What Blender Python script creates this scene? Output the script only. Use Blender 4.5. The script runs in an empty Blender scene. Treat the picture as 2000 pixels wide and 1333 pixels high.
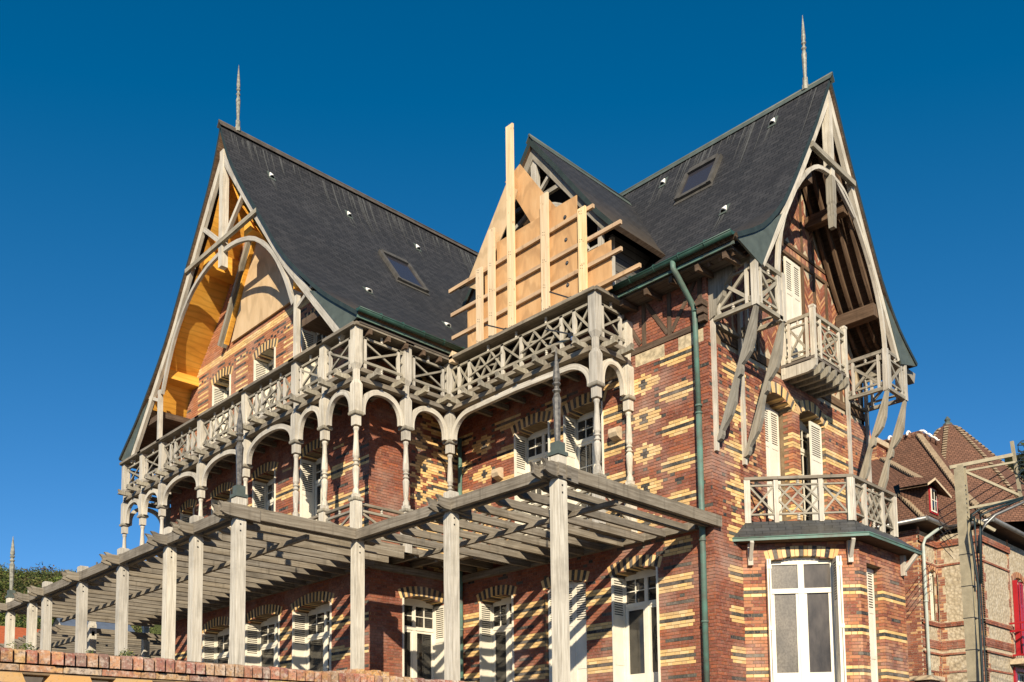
import bpy, bmesh, math, random
from mathutils import Vector, Matrix
random.seed(7)
R = math.radians
S = bpy.context.scene
C = S.collection

# ------------------------------------------------------------------ camera, sky, sun, exposure
cam = bpy.data.cameras.new('camera'); camo = bpy.data.objects.new('camera', cam); C.objects.link(camo); S.camera = camo
MR = ((0.71057012, -0.70351805, -0.01234766), (0.05074934, 0.06874516, -0.99634262), (0.70179385, 0.70734465, 0.08455133))
m3 = Matrix((MR[0], [-a for a in MR[1]], [-a for a in MR[2]])).transposed()
camo.matrix_world = m3.to_4x4()
cam.sensor_fit = 'HORIZONTAL'; cam.sensor_width = 36.0; cam.lens = 36.0*1808.04/2000
cam.shift_x = -14.47/2000; cam.shift_y = (1346.3-666.5)/2000
cam.clip_start = .1; cam.clip_end = 3000
S.render.resolution_x = 1024; S.render.resolution_y = 682
SD = Vector((1.0, 1.03, -.65)).normalized()          # the way the sunlight travels
SUN_EL = math.asin(-SD.z); SUN_AZ = math.atan2(-SD.x, -SD.y)
w = bpy.data.worlds.new('World'); S.world = w; w.use_nodes = True
nt = w.node_tree; nt.nodes.clear()
sky = nt.nodes.new('ShaderNodeTexSky'); sky.sky_type = 'NISHITA'; sky.sun_disc = False
sky.sun_elevation = SUN_EL; sky.sun_rotation = SUN_AZ
sky.air_density = 1.0; sky.dust_density = 0.0; sky.ozone_density = 6.0; sky.altitude = 1500
hs = nt.nodes.new('ShaderNodeHueSaturation'); hs.inputs['Saturation'].default_value = 1.12; hs.inputs['Hue'].default_value = .487
bg = nt.nodes.new('ShaderNodeBackground'); bg.inputs[1].default_value = .076
wo = nt.nodes.new('ShaderNodeOutputWorld')
nt.links.new(sky.outputs[0], hs.inputs['Color'])
# a clear polarised sky: less red, a little more green and blue
sp = nt.nodes.new('ShaderNodeSeparateColor'); cc = nt.nodes.new('ShaderNodeCombineColor'); nt.links.new(hs.outputs[0], sp.inputs[0])
r1 = nt.nodes.new('ShaderNodeMath'); r1.operation = 'SUBTRACT'; r1.inputs[1].default_value = .245; nt.links.new(sp.outputs[0], r1.inputs[0])
r2 = nt.nodes.new('ShaderNodeMath'); r2.operation = 'MULTIPLY'; r2.inputs[1].default_value = 1.35; r2.use_clamp = False; nt.links.new(r1.outputs[0], r2.inputs[0])
r3 = nt.nodes.new('ShaderNodeMath'); r3.operation = 'MAXIMUM'; r3.inputs[1].default_value = 0.0; nt.links.new(r2.outputs[0], r3.inputs[0])
g1 = nt.nodes.new('ShaderNodeMath'); g1.operation = 'MULTIPLY'; g1.inputs[1].default_value = .99; nt.links.new(sp.outputs[1], g1.inputs[0])
b1 = nt.nodes.new('ShaderNodeMath'); b1.operation = 'MULTIPLY'; b1.inputs[1].default_value = 1.13; nt.links.new(sp.outputs[2], b1.inputs[0])
for k_, n_ in enumerate((r3, g1, b1)): nt.links.new(n_.outputs[0], cc.inputs[k_])
nt.links.new(cc.outputs[0], bg.inputs[0]); nt.links.new(bg.outputs[0], wo.inputs[0])
sl = bpy.data.lights.new('sun', 'SUN'); sl.energy = 5.0; sl.angle = R(.5); sl.color = (1, .86, .66)
so = bpy.data.objects.new('sun', sl); C.objects.link(so); so.rotation_euler = SD.to_track_quat('-Z', 'Y').to_euler()
S.view_settings.view_transform = 'Standard'; S.view_settings.look = 'None'; S.view_settings.exposure = 0.5; S.view_settings.gamma = 1

# ------------------------------------------------------------------ materials
MATS = {}
def newmat(name, rough=.8, spec=.3):
    m = bpy.data.materials.new(name); m.use_nodes = True; n = m.node_tree.nodes; b = n['Principled BSDF']
    b.inputs['Roughness'].default_value = rough; b.inputs['Specular IOR Level'].default_value = spec
    MATS[name] = m
    return m, m.node_tree, b
def N(t, k, **kw):
    n = t.nodes.new(k)
    for a, b in kw.items():
        if a in n.inputs: n.inputs[a].default_value = b
        else: setattr(n, a, b)
    return n
def coords(t, kind='Object', scale=(1, 1, 1), rot=(0, 0, 0)):
    tc = t.nodes.new('ShaderNodeTexCoord'); mp = t.nodes.new('ShaderNodeMapping')
    mp.inputs['Scale'].default_value = scale; mp.inputs['Rotation'].default_value = rot
    t.links.new(tc.outputs[kind], mp.inputs[0]); return mp.outputs[0]
def ramp(t, fac, stops):
    r = t.nodes.new('ShaderNodeValToRGB'); e = r.color_ramp.elements
    while len(e) < len(stops): e.new(.5)
    for i, (p, c) in enumerate(stops): e[i].position = p; e[i].color = (*c, 1)
    t.links.new(fac, r.inputs[0]); return r.outputs[0]
def mixc(t, a, b, fac, mode='MIX'):
    m = t.nodes.new('ShaderNodeMix'); m.data_type = 'RGBA'; m.blend_type = mode
    for v, i in ((a, 6), (b, 7)):
        if hasattr(v, 'links') or hasattr(v, 'is_linked'): t.links.new(v, m.inputs[i])
        else: m.inputs[i].default_value = (*v, 1)
    if hasattr(fac, 'is_linked'): t.links.new(fac, m.inputs[0])
    else: m.inputs[0].default_value = fac
    return m.outputs[2]
def noise(t, vec, scale, detail=4, rough=.6):
    n = N(t, 'ShaderNodeTexNoise', Scale=scale, Detail=detail, Roughness=rough); t.links.new(vec, n.inputs['Vector']); return n.outputs['Fac']
def bump(t, b, h, s=.4, d=.01):
    n = t.nodes.new('ShaderNodeBump'); n.inputs['Strength'].default_value = s; n.inputs['Distance'].default_value = d
    t.links.new(h, n.inputs['Height']); t.links.new(n.outputs[0], b.inputs['Normal'])

def wood(name, c0, c1, c2, su=1.3, sv=26, rough=.85, stain=.35, knots=False):
    m, t, b = newmat(name, rough, .2)
    uv = coords(t, 'UV', (su, sv, 1)); g = noise(t, uv, 1.0, 6, .65)
    uv2 = coords(t, 'UV', (su*.6, sv*4, 1)); g2 = noise(t, uv2, 1.0, 3)
    col = ramp(t, g, [(.3, c0), (.5, c1), (.72, c2)])
    ob = coords(t, 'Object', (1, 1, 1)); st = noise(t, ob, 1.7, 5)
    col = mixc(t, col, tuple(x*.62 for x in c0), ramp(t, st, [(.5, (0, 0, 0)), (.75, (stain,)*3)]))
    col = mixc(t, col, (.35, .35, .35), ramp(t, g2, [(.60, (0, 0, 0)), (.68, (.22,)*3)]), 'MULTIPLY')
    if knots:
        kv = coords(t, 'UV', (3.0, 9, 1)); vo = N(t, 'ShaderNodeTexVoronoi', Scale=1.0); t.links.new(kv, vo.inputs['Vector'])
        col = mixc(t, col, (.30, .14, .05), ramp(t, vo.outputs['Distance'], [(.05, (.8,)*3), (.13, (0, 0, 0))]))
    ws = coords(t, 'Object', (9, 9, .7)); wn = noise(t, ws, 1.0, 5)
    if not knots: col = mixc(t, col, tuple(x*.5 for x in c0), ramp(t, wn, [(.56, (0, 0, 0)), (.72, (.45,)*3)]))
    oi = t.nodes.new('ShaderNodeObjectInfo'); hv = t.nodes.new('ShaderNodeHueSaturation'); mr = t.nodes.new('ShaderNodeMapRange'); mr.inputs[3].default_value = .84; mr.inputs[4].default_value = 1.12
    t.links.new(oi.outputs['Random'], mr.inputs[0]); t.links.new(mr.outputs[0], hv.inputs['Value']); t.links.new(mr.outputs[0], hv.inputs['Saturation']); t.links.new(col, hv.inputs['Color']); col = hv.outputs[0]
    t.links.new(col, b.inputs['Base Color']); bump(t, b, g, .5, .006)
    return m
wood('wood_pale', (.35, .32, .265), (.53, .495, .415), (.70, .67, .59), stain=.55)
wood('wood_grey', (.135, .115, .085), (.23, .20, .155), (.35, .32, .26), stain=.6)
wood('wood_dark', (.065, .042, .028), (.12, .08, .052), (.21, .145, .10), stain=.6)
wood('wood_mid', (.20, .18, .14), (.31, .285, .225), (.44, .41, .335), stain=.6)
wood('timber_new', (.62, .42, .22), (.76, .57, .34), (.86, .70, .47), su=.8, sv=14, stain=.12, knots=True)
wood('batten', (.42, .27, .15), (.56, .38, .22), (.66, .48, .30), su=.8, sv=14, stain=.25)
def ply(name, c0, c1, c2, scale=(2.2, 2.2, .5), hole=False):
    m, t, b = newmat(name, .65, .25)
    v = coords(t, 'Object', scale); n1 = noise(t, v, 1.6, 5)
    wv = N(t, 'ShaderNodeTexWave', Scale=.8, Distortion=9.0, Detail=3.0); wv.bands_direction = 'Z'; t.links.new(v, wv.inputs['Vector'])
    col = ramp(t, n1, [(.3, c0), (.5, c1), (.75, c2)])
    col = mixc(t, col, tuple(x*.74 for x in c0), ramp(t, wv.outputs['Fac'], [(.70, (0, 0, 0)), (.95, (.38,)*3)]))
    t.links.new(col, b.inputs['Base Color']); return m
ply('plywood', (.44, .255, .12), (.56, .335, .155), (.66, .43, .22))
ply('plywood_soffit', (.66, .31, .045), (.80, .41, .06), (.88, .50, .10), (.8, .8, 3.2))
ply('plywood_pale', (.52, .37, .21), (.60, .44, .26), (.66, .50, .32))

def plain(name, c, rough=.6, spec=.4, var=.25, sc=3.0, metal=0.0, c2=None, bmp=0):
    m, t, b = newmat(name, rough, spec)
    v = coords(t, 'Object'); n1 = noise(t, v, sc, 6)
    col = ramp(t, n1, [(.35, tuple(x*(1-var) for x in (c2 or c))), (.65, c)])
    t.links.new(col, b.inputs['Base Color']); b.inputs['Metallic'].default_value = metal
    if bmp: bump(t, b, noise(t, v, sc*6, 4), bmp, .01)
    return m
plain('white_paint', (.80, .76, .63), .5, .4, .14, 3)
plain('white_mortar', (.85, .83, .78), .8, .2, .1)
plain('copper_green', (.032, .09, .072), .45, .5, .35, 5)
plain('frame_dark', (.10, .095, .085), .6, .3, .4, 6)
plain('hip_tile', (.34, .26, .17), .85, .2, .35, 9)
plain('ivy', (.03, .035, .015), .9, .1, .6, 12, bmp=.8)
plain('slate_stain', (.10, .105, .105), .8, .2, .35, 15)
plain('verge', (.035, .05, .045), .5, .4, .3, 6)
plain('ridge_brown', (.11, .095, .08), .7, .2, .4, 5)
plain('copper_pipe', (.105, .235, .19), .55, .4, .4, 2.2, c2=(.16, .18, .15))
plain('pipe_white', (.46, .52, .47), .5, .4, .2)
plain('lead', (.10, .125, .11), .55, .4, .3, 4)
plain('mortar', (.25, .18, .11), .95, .1, .35, 9)
plain('mortar_pale', (.56, .47, .33), .95, .1, .3, 9)
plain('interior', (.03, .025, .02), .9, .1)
plain('curtain', (.22, .16, .12), .9, .1, .3)
plain('metal_dark', (.03, .03, .03), .4, .5)
plain('metal_grey', (.28, .28, .27), .4, .5, .3, metal=.6)
plain('blue_plastic', (.02, .15, .5), .4)
plain('concrete', (.38, .34, .24), .9, .2, .25, 6, bmp=.3)
plain('stone', (.62, .50, .34), .85, .2, .3, 8, bmp=.4)
plain('stone_pale', (.66, .55, .36), .85, .2, .5, 9, bmp=.4)
plain('red_paint', (.38, .012, .02), .35, .5, .15)
plain('terracotta', (.75, .24, .06), .7, .3, .15)
plain('asphalt', (.05, .05, .05), .9, .2, .3, 8, bmp=.3)
plain('terrace_paving', (.16, .13, .10), .9, .2, .25, 3)
plain('finial_zinc', (.34, .34, .28), .5, .4, .6, 16)
plain('finial_dark', (.17, .16, .14), .35, .6, .7, 18)
plain('red_roof', (.50, .13, .05), .8, .2, .3, 5)
plain('blue_roof', (.12, .15, .2), .6, .3, .2)
plain('cable', (.015, .03, .035), .5, .4)
plain('bark', (.10, .07, .05), .9, .1)
plain('render_cream', (.6, .55, .45), .9, .1)

# slate: courses of small slates with wear; uv = (along eaves, up the slope) in metres
def tiles(name, cA, cB, cC, w_, h_, mort, lichen=None, rough=.5, spec=.45, bs=.5, streak=True):
    m, t, b = newmat(name, rough, spec)
    uv = coords(t, 'UV')
    br = N(t, 'ShaderNodeTexBrick', Scale=1.0); br.inputs['Brick Width'].default_value = w_; br.inputs['Row Height'].default_value = h_
    br.inputs['Mortar Size'].default_value = mort; br.inputs['Mortar Smooth'].default_value = .2; br.inputs['Bias'].default_value = 0
    br.inputs['Color1'].default_value = (*cA, 1); br.inputs['Color2'].default_value = (*cB, 1); br.inputs['Mortar'].default_value = (*[x*.35 for x in cA], 1)
    t.links.new(uv, br.inputs['Vector'])
    n1 = noise(t, uv, .9, 6); col = mixc(t, br.outputs['Color'], cC, ramp(t, n1, [(.45, (0, 0, 0)), (.8, (.75,)*3)]))
    if streak:
        uv2 = coords(t, 'UV', (5, .45, 1)); n2 = noise(t, uv2, 1.0, 5)
        col = mixc(t, col, tuple(min(1, x*2.3) for x in cB), ramp(t, n2, [(.52, (0, 0, 0)), (.85, (.28,)*3)]))
    uv3 = coords(t, 'UV', (3.3, 8, 1)); n3 = noise(t, uv3, 2.0, 3)
    col = mixc(t, col, tuple(x*1.7 for x in cB), ramp(t, n3, [(.62, (0, 0, 0)), (.66, (.35,)*3)]))
    if lichen:
        sx = t.nodes.new('ShaderNodeSeparateXYZ'); t.links.new(uv, sx.inputs[0])
        dv = N(t, 'ShaderNodeMath', operation='DIVIDE'); dv.inputs[1].default_value = 4.0; t.links.new(sx.outputs[1], dv.inputs[0])
        ad = N(t, 'ShaderNodeMath', operation='ADD'); t.links.new(dv.outputs[0], ad.inputs[0])
        ml = N(t, 'ShaderNodeMath', operation='MULTIPLY'); ml.inputs[1].default_value = .45; t.links.new(noise(t, uv, 2.5, 6), ml.inputs[0]); t.links.new(ml.outputs[0], ad.inputs[1])
        col = mixc(t, col, lichen, ramp(t, ad.outputs[0], [(.22, (.85,)*3), (.75, (0, 0, 0))]))
    t.links.new(col, b.inputs['Base Color']); bump(t, b, br.outputs['Color'], bs, .02)
    return m
tiles('slate', (.027, .028, .030), (.048, .048, .050), (.025, .025, .027), .24, .12, .009, lichen=(.085, .066, .045), rough=.62, spec=.25)
tiles('slate_bay', (.045, .048, .048), (.07, .073, .075), (.13, .12, .09), .3, .14, .008)
tiles('clay_tiles', (.145, .075, .05), (.21, .108, .07), (.095, .055, .04), .15, .10, .012, rough=.8, spec=.2, bs=.8, streak=False)
tiles('clay_tiles_light', (.50, .38, .22), (.60, .46, .28), (.35, .22, .13), .6, .13, .03, rough=.8, spec=.2, bs=.9, streak=False)
tiles('boards', (.10, .085, .07), (.14, .12, .10), (.08, .07, .06), 3.0, .15, .008, rough=.8, spec=.2)
tiles('cladding', (.085, .08, .075), (.12, .115, .105), (.06, .06, .055), 4.0, .17, .012, rough=.8, spec=.2)

def brickmat():
    m, t, b = newmat('brick', .82, .25)
    at = t.nodes.new('ShaderNodeAttribute'); at.attribute_name = 'tint'
    v = coords(t, 'Object'); n1 = noise(t, v, 22, 5); n2 = noise(t, v, .9, 6); n3 = noise(t, v, 60, 3)
    col = mixc(t, at.outputs['Color'], (.45, .36, .30), ramp(t, n1, [(.50, (0, 0, 0)), (.78, (.38,)*3)]))
    col = mixc(t, col, (.50, .40, .33), ramp(t, n2, [(.50, (0, 0, 0)), (.74, (.42,)*3)]))
    col = mixc(t, col, (.1, .08, .07), ramp(t, n3, [(.60, (0, 0, 0)), (.75, (.42,)*3)]))
    t.links.new(col, b.inputs['Base Color']); bump(t, b, n1, .5, .006)
brickmat()
def oldbrick():
    m, t, b = newmat('old_brick', .85, .2)
    at = t.nodes.new('ShaderNodeAttribute'); at.attribute_name = 'tint'
    v = coords(t, 'Object'); n1 = noise(t, v, 16, 6, .7); n2 = noise(t, v, 45, 4); n3 = noise(t, v, 7, 5); n4 = noise(t, v, 90, 2)
    col = mixc(t, at.outputs['Color'], (.62, .52, .42), ramp(t, n1, [(.48, (0, 0, 0)), (.62, (.65,)*3)]))
    col = mixc(t, col, (.62, .38, .13), ramp(t, n3, [(.52, (0, 0, 0)), (.66, (.6,)*3)]))
    col = mixc(t, col, (.12, .08, .06), ramp(t, n2, [(.50, (0, 0, 0)), (.66, (.75,)*3)]))
    col = mixc(t, col, (.75, .70, .60), ramp(t, n4, [(.64, (0, 0, 0)), (.70, (.6,)*3)]))
    t.links.new(col, b.inputs['Base Color']); bump(t, b, n2, .8, .006)
oldbrick()
def flintmat():
    m, t, b = newmat('flint', .8, .3)
    v = coords(t, 'Object', (1, 1, 1)); vo = N(t, 'ShaderNodeTexVoronoi', Scale=9.0); t.links.new(v, vo.inputs['Vector'])
    n = noise(t, v, 5, 6); hi = noise(t, v, 16, 4)
    col = ramp(t, vo.outputs['Distance'], [(.25, (.50, .43, .31)), (.55, (.38, .32, .22))])
    col = mixc(t, col, (.16, .14, .12), ramp(t, hi, [(.60, (0, 0, 0)), (.70, (.85,)*3)]))
    col = mixc(t, col, (.58, .53, .42), ramp(t, n, [(.5, (0, 0, 0)), (.7, (.6,)*3)]))
    t.links.new(col, b.inputs['Base Color']); bump(t, b, vo.outputs['Distance'], .8, .03)
flintmat()
def glassmat():
    m, t, b = newmat('glass', .04, .6)
    v = coords(t, 'Object'); n = noise(t, v, 1.2, 4)
    t.links.new(ramp(t, n, [(.35, (.012, .012, .012)), (.7, (.06, .055, .045))]), b.inputs['Base Color'])
    bump(t, b, noise(t, v, 2.0, 2), .25, .02)
    m, t, b = newmat('glass_grey', .3, .3)
    v = coords(t, 'Object', (1, 1, .8)); n = noise(t, v, 30, 4); n2 = noise(t, v, 1.5, 3)
    c = ramp(t, n, [(.4, (.13, .115, .095)), (.6, (.20, .18, .15))])
    t.links.new(mixc(t, c, (.05, .05, .05), ramp(t, n2, [(.4, (0, 0, 0)), (.7, (.7,)*3)])), b.inputs['Base Color'])
    m, t, b = newmat('glass_dark', .2, .4); n = noise(t, coords(t, 'Object', (2, 2, .8)), 1.5, 4)
    t.links.new(ramp(t, n, [(.35, (.03, .026, .022)), (.7, (.11, .095, .08))]), b.inputs['Base Color'])
    m, t, b = newmat('skylight_glass', .08, .9); b.inputs['Base Color'].default_value = (.035, .035, .045, 1); b.inputs['Specular IOR Level'].default_value = .4
glassmat()
def leafmat(name, a, b_, c_):
    m, t, b = newmat(name, .7, .2)
    v = coords(t, 'Object'); at = t.nodes.new('ShaderNodeAttribute'); at.attribute_name = 'tint'
    t.links.new(at.outputs['Color'], b.inputs['Base Color'])
leafmat('leaves', 0, 0, 0)
plain('hill_ground', (.12, .14, .04), .9, .1, .5, .12, c2=(.07, .08, .03))

# ------------------------------------------------------------------ mesh builder
class MB:
    def __init__(s): s.v = []; s.f = []; s.mi = []; s.col = []; s.uv = []; s.mats = []; s.sm = []; s.marks = []
    def mat(s, name):
        if name not in s.mats: s.mats.append(name)
        return s.mats.index(name)
    def face(s, pts, mat, uv=None, col=(1, 1, 1), smooth=False):
        b = len(s.v); s.v.extend([tuple(p) for p in pts]); s.f.append(tuple(range(b, b+len(pts))))
        s.mi.append(s.mat(mat)); s.col.append(col); s.sm.append(smooth)
        if uv is None: uv = [(p[2], p[0]*.7+p[1]*.7) for p in pts]
        s.uv.extend(uv)
    def hexa(s, P, mat, ax=None, col=(1, 1, 1), skip=()):
        # P: 8 corners, index = i + 2j + 4k
        P = [Vector(p) for p in P]
        e = [P[1]-P[0], P[2]-P[0], P[4]-P[0]]
        if ax is None: ax = max(range(3), key=lambda i: e[i].length)
        L = e[ax].normalized() if e[ax].length > 0 else Vector((0, 0, 1)); ro = random.random()*50
        flip = e[0].cross(e[1]).dot(e[2]) < 0
        for n, q in enumerate(((0, 2, 3, 1), (4, 5, 7, 6), (0, 1, 5, 4), (2, 6, 7, 3), (0, 4, 6, 2), (1, 3, 7, 5))):
            if n in skip: continue
            if flip: q = q[::-1]
            pts = [P[i] for i in q]; d = pts[1]-pts[0]
            if abs(d.normalized().dot(L)) > .7: d = pts[2]-pts[1]
            V = (d - L*d.dot(L)); V = V.normalized() if V.length > 1e-6 else d.normalized()
            s.face(pts, mat, [((p-P[0]).dot(L)+ro, (p-P[0]).dot(V)+ro*.37) for p in pts], col)
    def cut(s): s.marks.append(len(s.f)); return s
    def box(s, x0, x1, y0, y1, z0, z1, mat, ax=None, col=(1, 1, 1), skip=()):
        s.hexa([(x, y, z) for z in (z0, z1) for y in (y0, y1) for x in (x0, x1)], mat, ax, col, skip)
    def beam(s, a, b, w, h, mat, up=(0, 0, 1)):
        a = Vector(a); b = Vector(b); d = (b-a).normalized(); up = Vector(up)
        if abs(d.dot(up)) > .98: up = Vector((1, 0, 0))
        sx = d.cross(up).normalized(); uz = sx.cross(d).normalized()
        s.hexa([p + sx*i*w/2 + uz*j*h/2 for p in (a, b) for j in (-1, 1) for i in (-1, 1)], mat, 2)
    def prism(s, pts, plane, a, b, mat, col=(1, 1, 1), along=None):
        def P(p, t): return (t, p[0], p[1]) if plane == 'X' else (p[0], t, p[1]) if plane == 'Y' else (p[0], p[1], t)
        ar = sum(pts[i][0]*pts[(i+1) % len(pts)][1]-pts[(i+1) % len(pts)][0]*pts[i][1] for i in range(len(pts)))
        if ar < 0: pts = pts[::-1]
        ro = random.random()*40
        if along: c, s_ = math.cos(along), math.sin(along)
        else: c, s_ = 0, 1
        uvs = [(p[0]*c+p[1]*s_+ro, -p[0]*s_+p[1]*c+ro) for p in pts]
        fl = (plane == 'Y')
        A = [P(p, a) for p in pts]; B = [P(p, b) for p in pts]
        if a > b: A, B = B, A
        f1, f2 = (A, B) if not fl else (B, A)
        s.face(f1[::-1], mat, uvs[::-1], col); s.face(f2, mat, uvs, col)
        L = 0
        for i in range(len(pts)):
            j = (i+1) % len(pts); l = math.dist(pts[i], pts[j])
            q = [A[i], A[j], B[j], B[i]]
            if fl: q = q[::-1]
            u = [(L+ro, 0), (L+l+ro, 0), (L+l+ro, abs(b-a)), (L+ro, abs(b-a))]
            s.face(q, mat, u if not fl else u[::-1], col); L += l
    def band(s, pts, wd, plane, a, b, mat):
        # a curved board along a centre line lying in a plane
        n = len(pts); off = []
        for i in range(n):
            p = Vector(pts[max(0, i-1)]); q = Vector(pts[min(n-1, i+1)]); d = (q-p).normalized(); off.append(Vector((-d[1], d[0]))*wd/2)
        def P(p, t): return Vector((t, p[0], p[1])) if plane == 'X' else Vector((p[0], t, p[1]))
        L = random.random()*30
        for i in range(n-1):
            p, q = Vector(pts[i]), Vector(pts[i+1]); l = (q-p).length
            o = [P(p+off[i], a), P(q+off[i+1], a), P(q-off[i+1], a), P(p-off[i], a)]
            k = [P(p+off[i], b), P(q+off[i+1], b), P(q-off[i+1], b), P(p-off[i], b)]
            u = [(L, wd), (L+l, wd), (L+l, 0), (L, 0)]
            s.face(o, mat, u); s.face(k[::-1], mat, u[::-1])
            s.face([o[0], k[0], k[1], o[1]], mat, [(L, 0), (L, .1), (L+l, .1), (L+l, 0)])
            s.face([o[3], o[2], k[2], k[3]], mat, [(L, 0), (L+l, 0), (L+l, .1), (L, .1)])
            L += l
        for i, m_ in ((0, 0), (n-1, 1)):
            p = Vector(pts[i]); s.face([P(p+off[i], a), P(p-off[i], a), P(p-off[i], b), P(p+off[i], b)], mat)
    def lathe(s, x, y, prof, seg, mat, rot=0.0, smooth=False, cap=True):
        ro = random.random()*30
        ring = lambda r, z: [(x+r*math.cos(rot+2*math.pi*i/seg), y+r*math.sin(rot+2*math.pi*i/seg), z) for i in range(seg)]
        for (r0, z0), (r1, z1) in zip(prof, prof[1:]):
            A, B = ring(r0, z0), ring(r1, z1)
            for i in range(seg):
                j = (i+1) % seg; cu = 2*math.pi*max(r0, r1, .05)/seg
                s.face([A[i], A[j], B[j], B[i]], mat, [(z0+ro, i*cu), (z0+ro, (i+1)*cu), (z1+ro, (i+1)*cu), (z1+ro, i*cu)], smooth=smooth)
        if cap:
            s.face(ring(*prof[0])[::-1], mat); s.face(ring(*prof[-1]), mat)
    def sq(s, x, y, prof, mat, rot=0.0):
        s.lathe(x, y, [(r*math.sqrt(2), z) for r, z in prof], 4, mat, math.pi/4+rot)
    def tube(s, pts, r, mat, seg=8, smooth=True, open_=False, cap=True):
        pts = [Vector(p) for p in pts]; rings = []; prev = None
        for i, p in enumerate(pts):
            d = (pts[min(i+1, len(pts)-1)]-pts[max(i-1, 0)]).normalized()
            u = Vector((0, 0, 1)) if abs(d.z) < .95 else Vector((1, 0, 0))
            a = d.cross(u).normalized(); b = a.cross(d).normalized()
            if prev and a.dot(prev) < 0 and abs(d.z) >= .95: a = -a; b = -b
            prev = a
            rr = r[i] if isinstance(r, (list, tuple)) else r
            rings.append([p + a*rr*math.cos(2*math.pi*k/seg)+b*rr*math.sin(2*math.pi*k/seg) for k in range(seg)])
        for A, B in zip(rings, rings[1:]):
            for k in range(seg):
                j = (k+1) % seg; s.face([A[k], B[k], B[j], A[j]], mat, smooth=smooth)
        if cap:
            s.face(rings[0], mat); s.face(rings[-1][::-1], mat)
    def pieces(s, name, parent, **k):
        out = []; ms = sorted(set([m for m in s.marks if m < len(s.f)]+[0]))+[len(s.f)]; st = [0]
        for f in s.f: st.append(st[-1]+len(f))
        for a, b in zip(ms, ms[1:]):
            if a == b: continue
            q = MB(); q.mats = list(s.mats); base = s.f[a][0]; end = s.f[b-1][-1]+1
            q.v = s.v[base:end]; q.f = [tuple(i-base for i in f) for f in s.f[a:b]]; q.mi = s.mi[a:b]; q.col = s.col[a:b]; q.sm = s.sm[a:b]; q.uv = s.uv[st[a]:st[b]]
            used = sorted(set(q.mi)); q.mats = [s.mats[i] for i in used]; q.mi = [used.index(i) for i in q.mi]
            out.append(q.build(name, parent, **k))
        return out
    def build(s, name, parent=None, fixn=False, merge=False):
        me = bpy.data.meshes.new(name); me.from_pydata(s.v, [], s.f)
        for m in s.mats: me.materials.append(MATS[m])
        me.polygons.foreach_set('material_index', s.mi); me.polygons.foreach_set('use_smooth', s.sm)
        uvl = me.uv_layers.new(name='UVMap'); flat = [c for u in s.uv for c in u]; uvl.data.foreach_set('uv', flat)
        at = me.attributes.new('tint', 'FLOAT_VECTOR', 'FACE'); at.data.foreach_set('vector', [c for k in s.col for c in k])
        if fixn or merge or any(s.sm):
            bm = bmesh.new(); bm.from_mesh(me); bmesh.ops.remove_doubles(bm, verts=bm.verts, dist=1e-5)
            bmesh.ops.recalc_face_normals(bm, faces=bm.faces); bm.to_mesh(me); bm.free()
        me.update()
        o = bpy.data.objects.new(name, me); C.objects.link(o)
        if parent: attach(o, parent)
        return o
def attach(o, parent):
    o.parent = parent
    if parent.type == 'EMPTY': o.location = -parent.location
def thing(name, label, cat, loc, group=None):
    o = bpy.data.objects.new(name, None); C.objects.link(o); o.location = loc; o.empty_display_size = .3
    o['label'] = label; o['category'] = cat
    if group: o['group'] = group
    return o
def tag(o, label, cat, group=None, kind=None):
    o['label'] = label; o['category'] = cat
    if group: o['group'] = group
    if kind: o['kind'] = kind
    return o
def structure(o): o['kind'] = 'structure'; return o

def leafcloud(mb, c, r, n, s, cols, flat=1.0):
    for _ in range(n):
        while True:
            p = Vector((random.uniform(-1, 1), random.uniform(-1, 1), random.uniform(-1, 1)))
            if p.length < 1: break
        p = p*(.55+.45*random.random())
        q = Vector(c)+Vector((p.x*r[0], p.y*r[1], p.z*r[2])); a = Vector((random.gauss(0, 1), random.gauss(0, 1), random.gauss(0, .6)*flat)).normalized(); b = a.orthogonal().normalized()
        col = random.choice(cols); f = random.uniform(.7, 1.3); k = s*random.uniform(.6, 1.4)
        mb.face([q-a*k, q+b*k*.6, q+a*k, q-b*k*.6], 'leaves', col=tuple(x*f for x in col))
class Frame:          # a wall's own axes: u along the wall, d outwards, z up
    def __init__(s, ox, oy, ux, uy, nx, ny): s.o = (ox, oy); s.u = (ux, uy); s.n = (nx, ny)
    def p(s, u, d, z): return (s.o[0]+s.u[0]*u+s.n[0]*d, s.o[1]+s.u[1]*u+s.n[1]*d, z)
    def box(s, mb, u0, u1, d0, d1, z0, z1, mat, ax=None, col=(1, 1, 1), skip=()):
        mb.hexa([s.p(u, d, z) for z in (z0, z1) for d in (d0, d1) for u in (u0, u1)], mat, ax, col, skip)
def FX(x): return Frame(x, 0, 0, 1, -1, 0)        # faces -X, u = Y
def FY(y): return Frame(0, y, 1, 0, 0, -1)        # faces -Y, u = X

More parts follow.
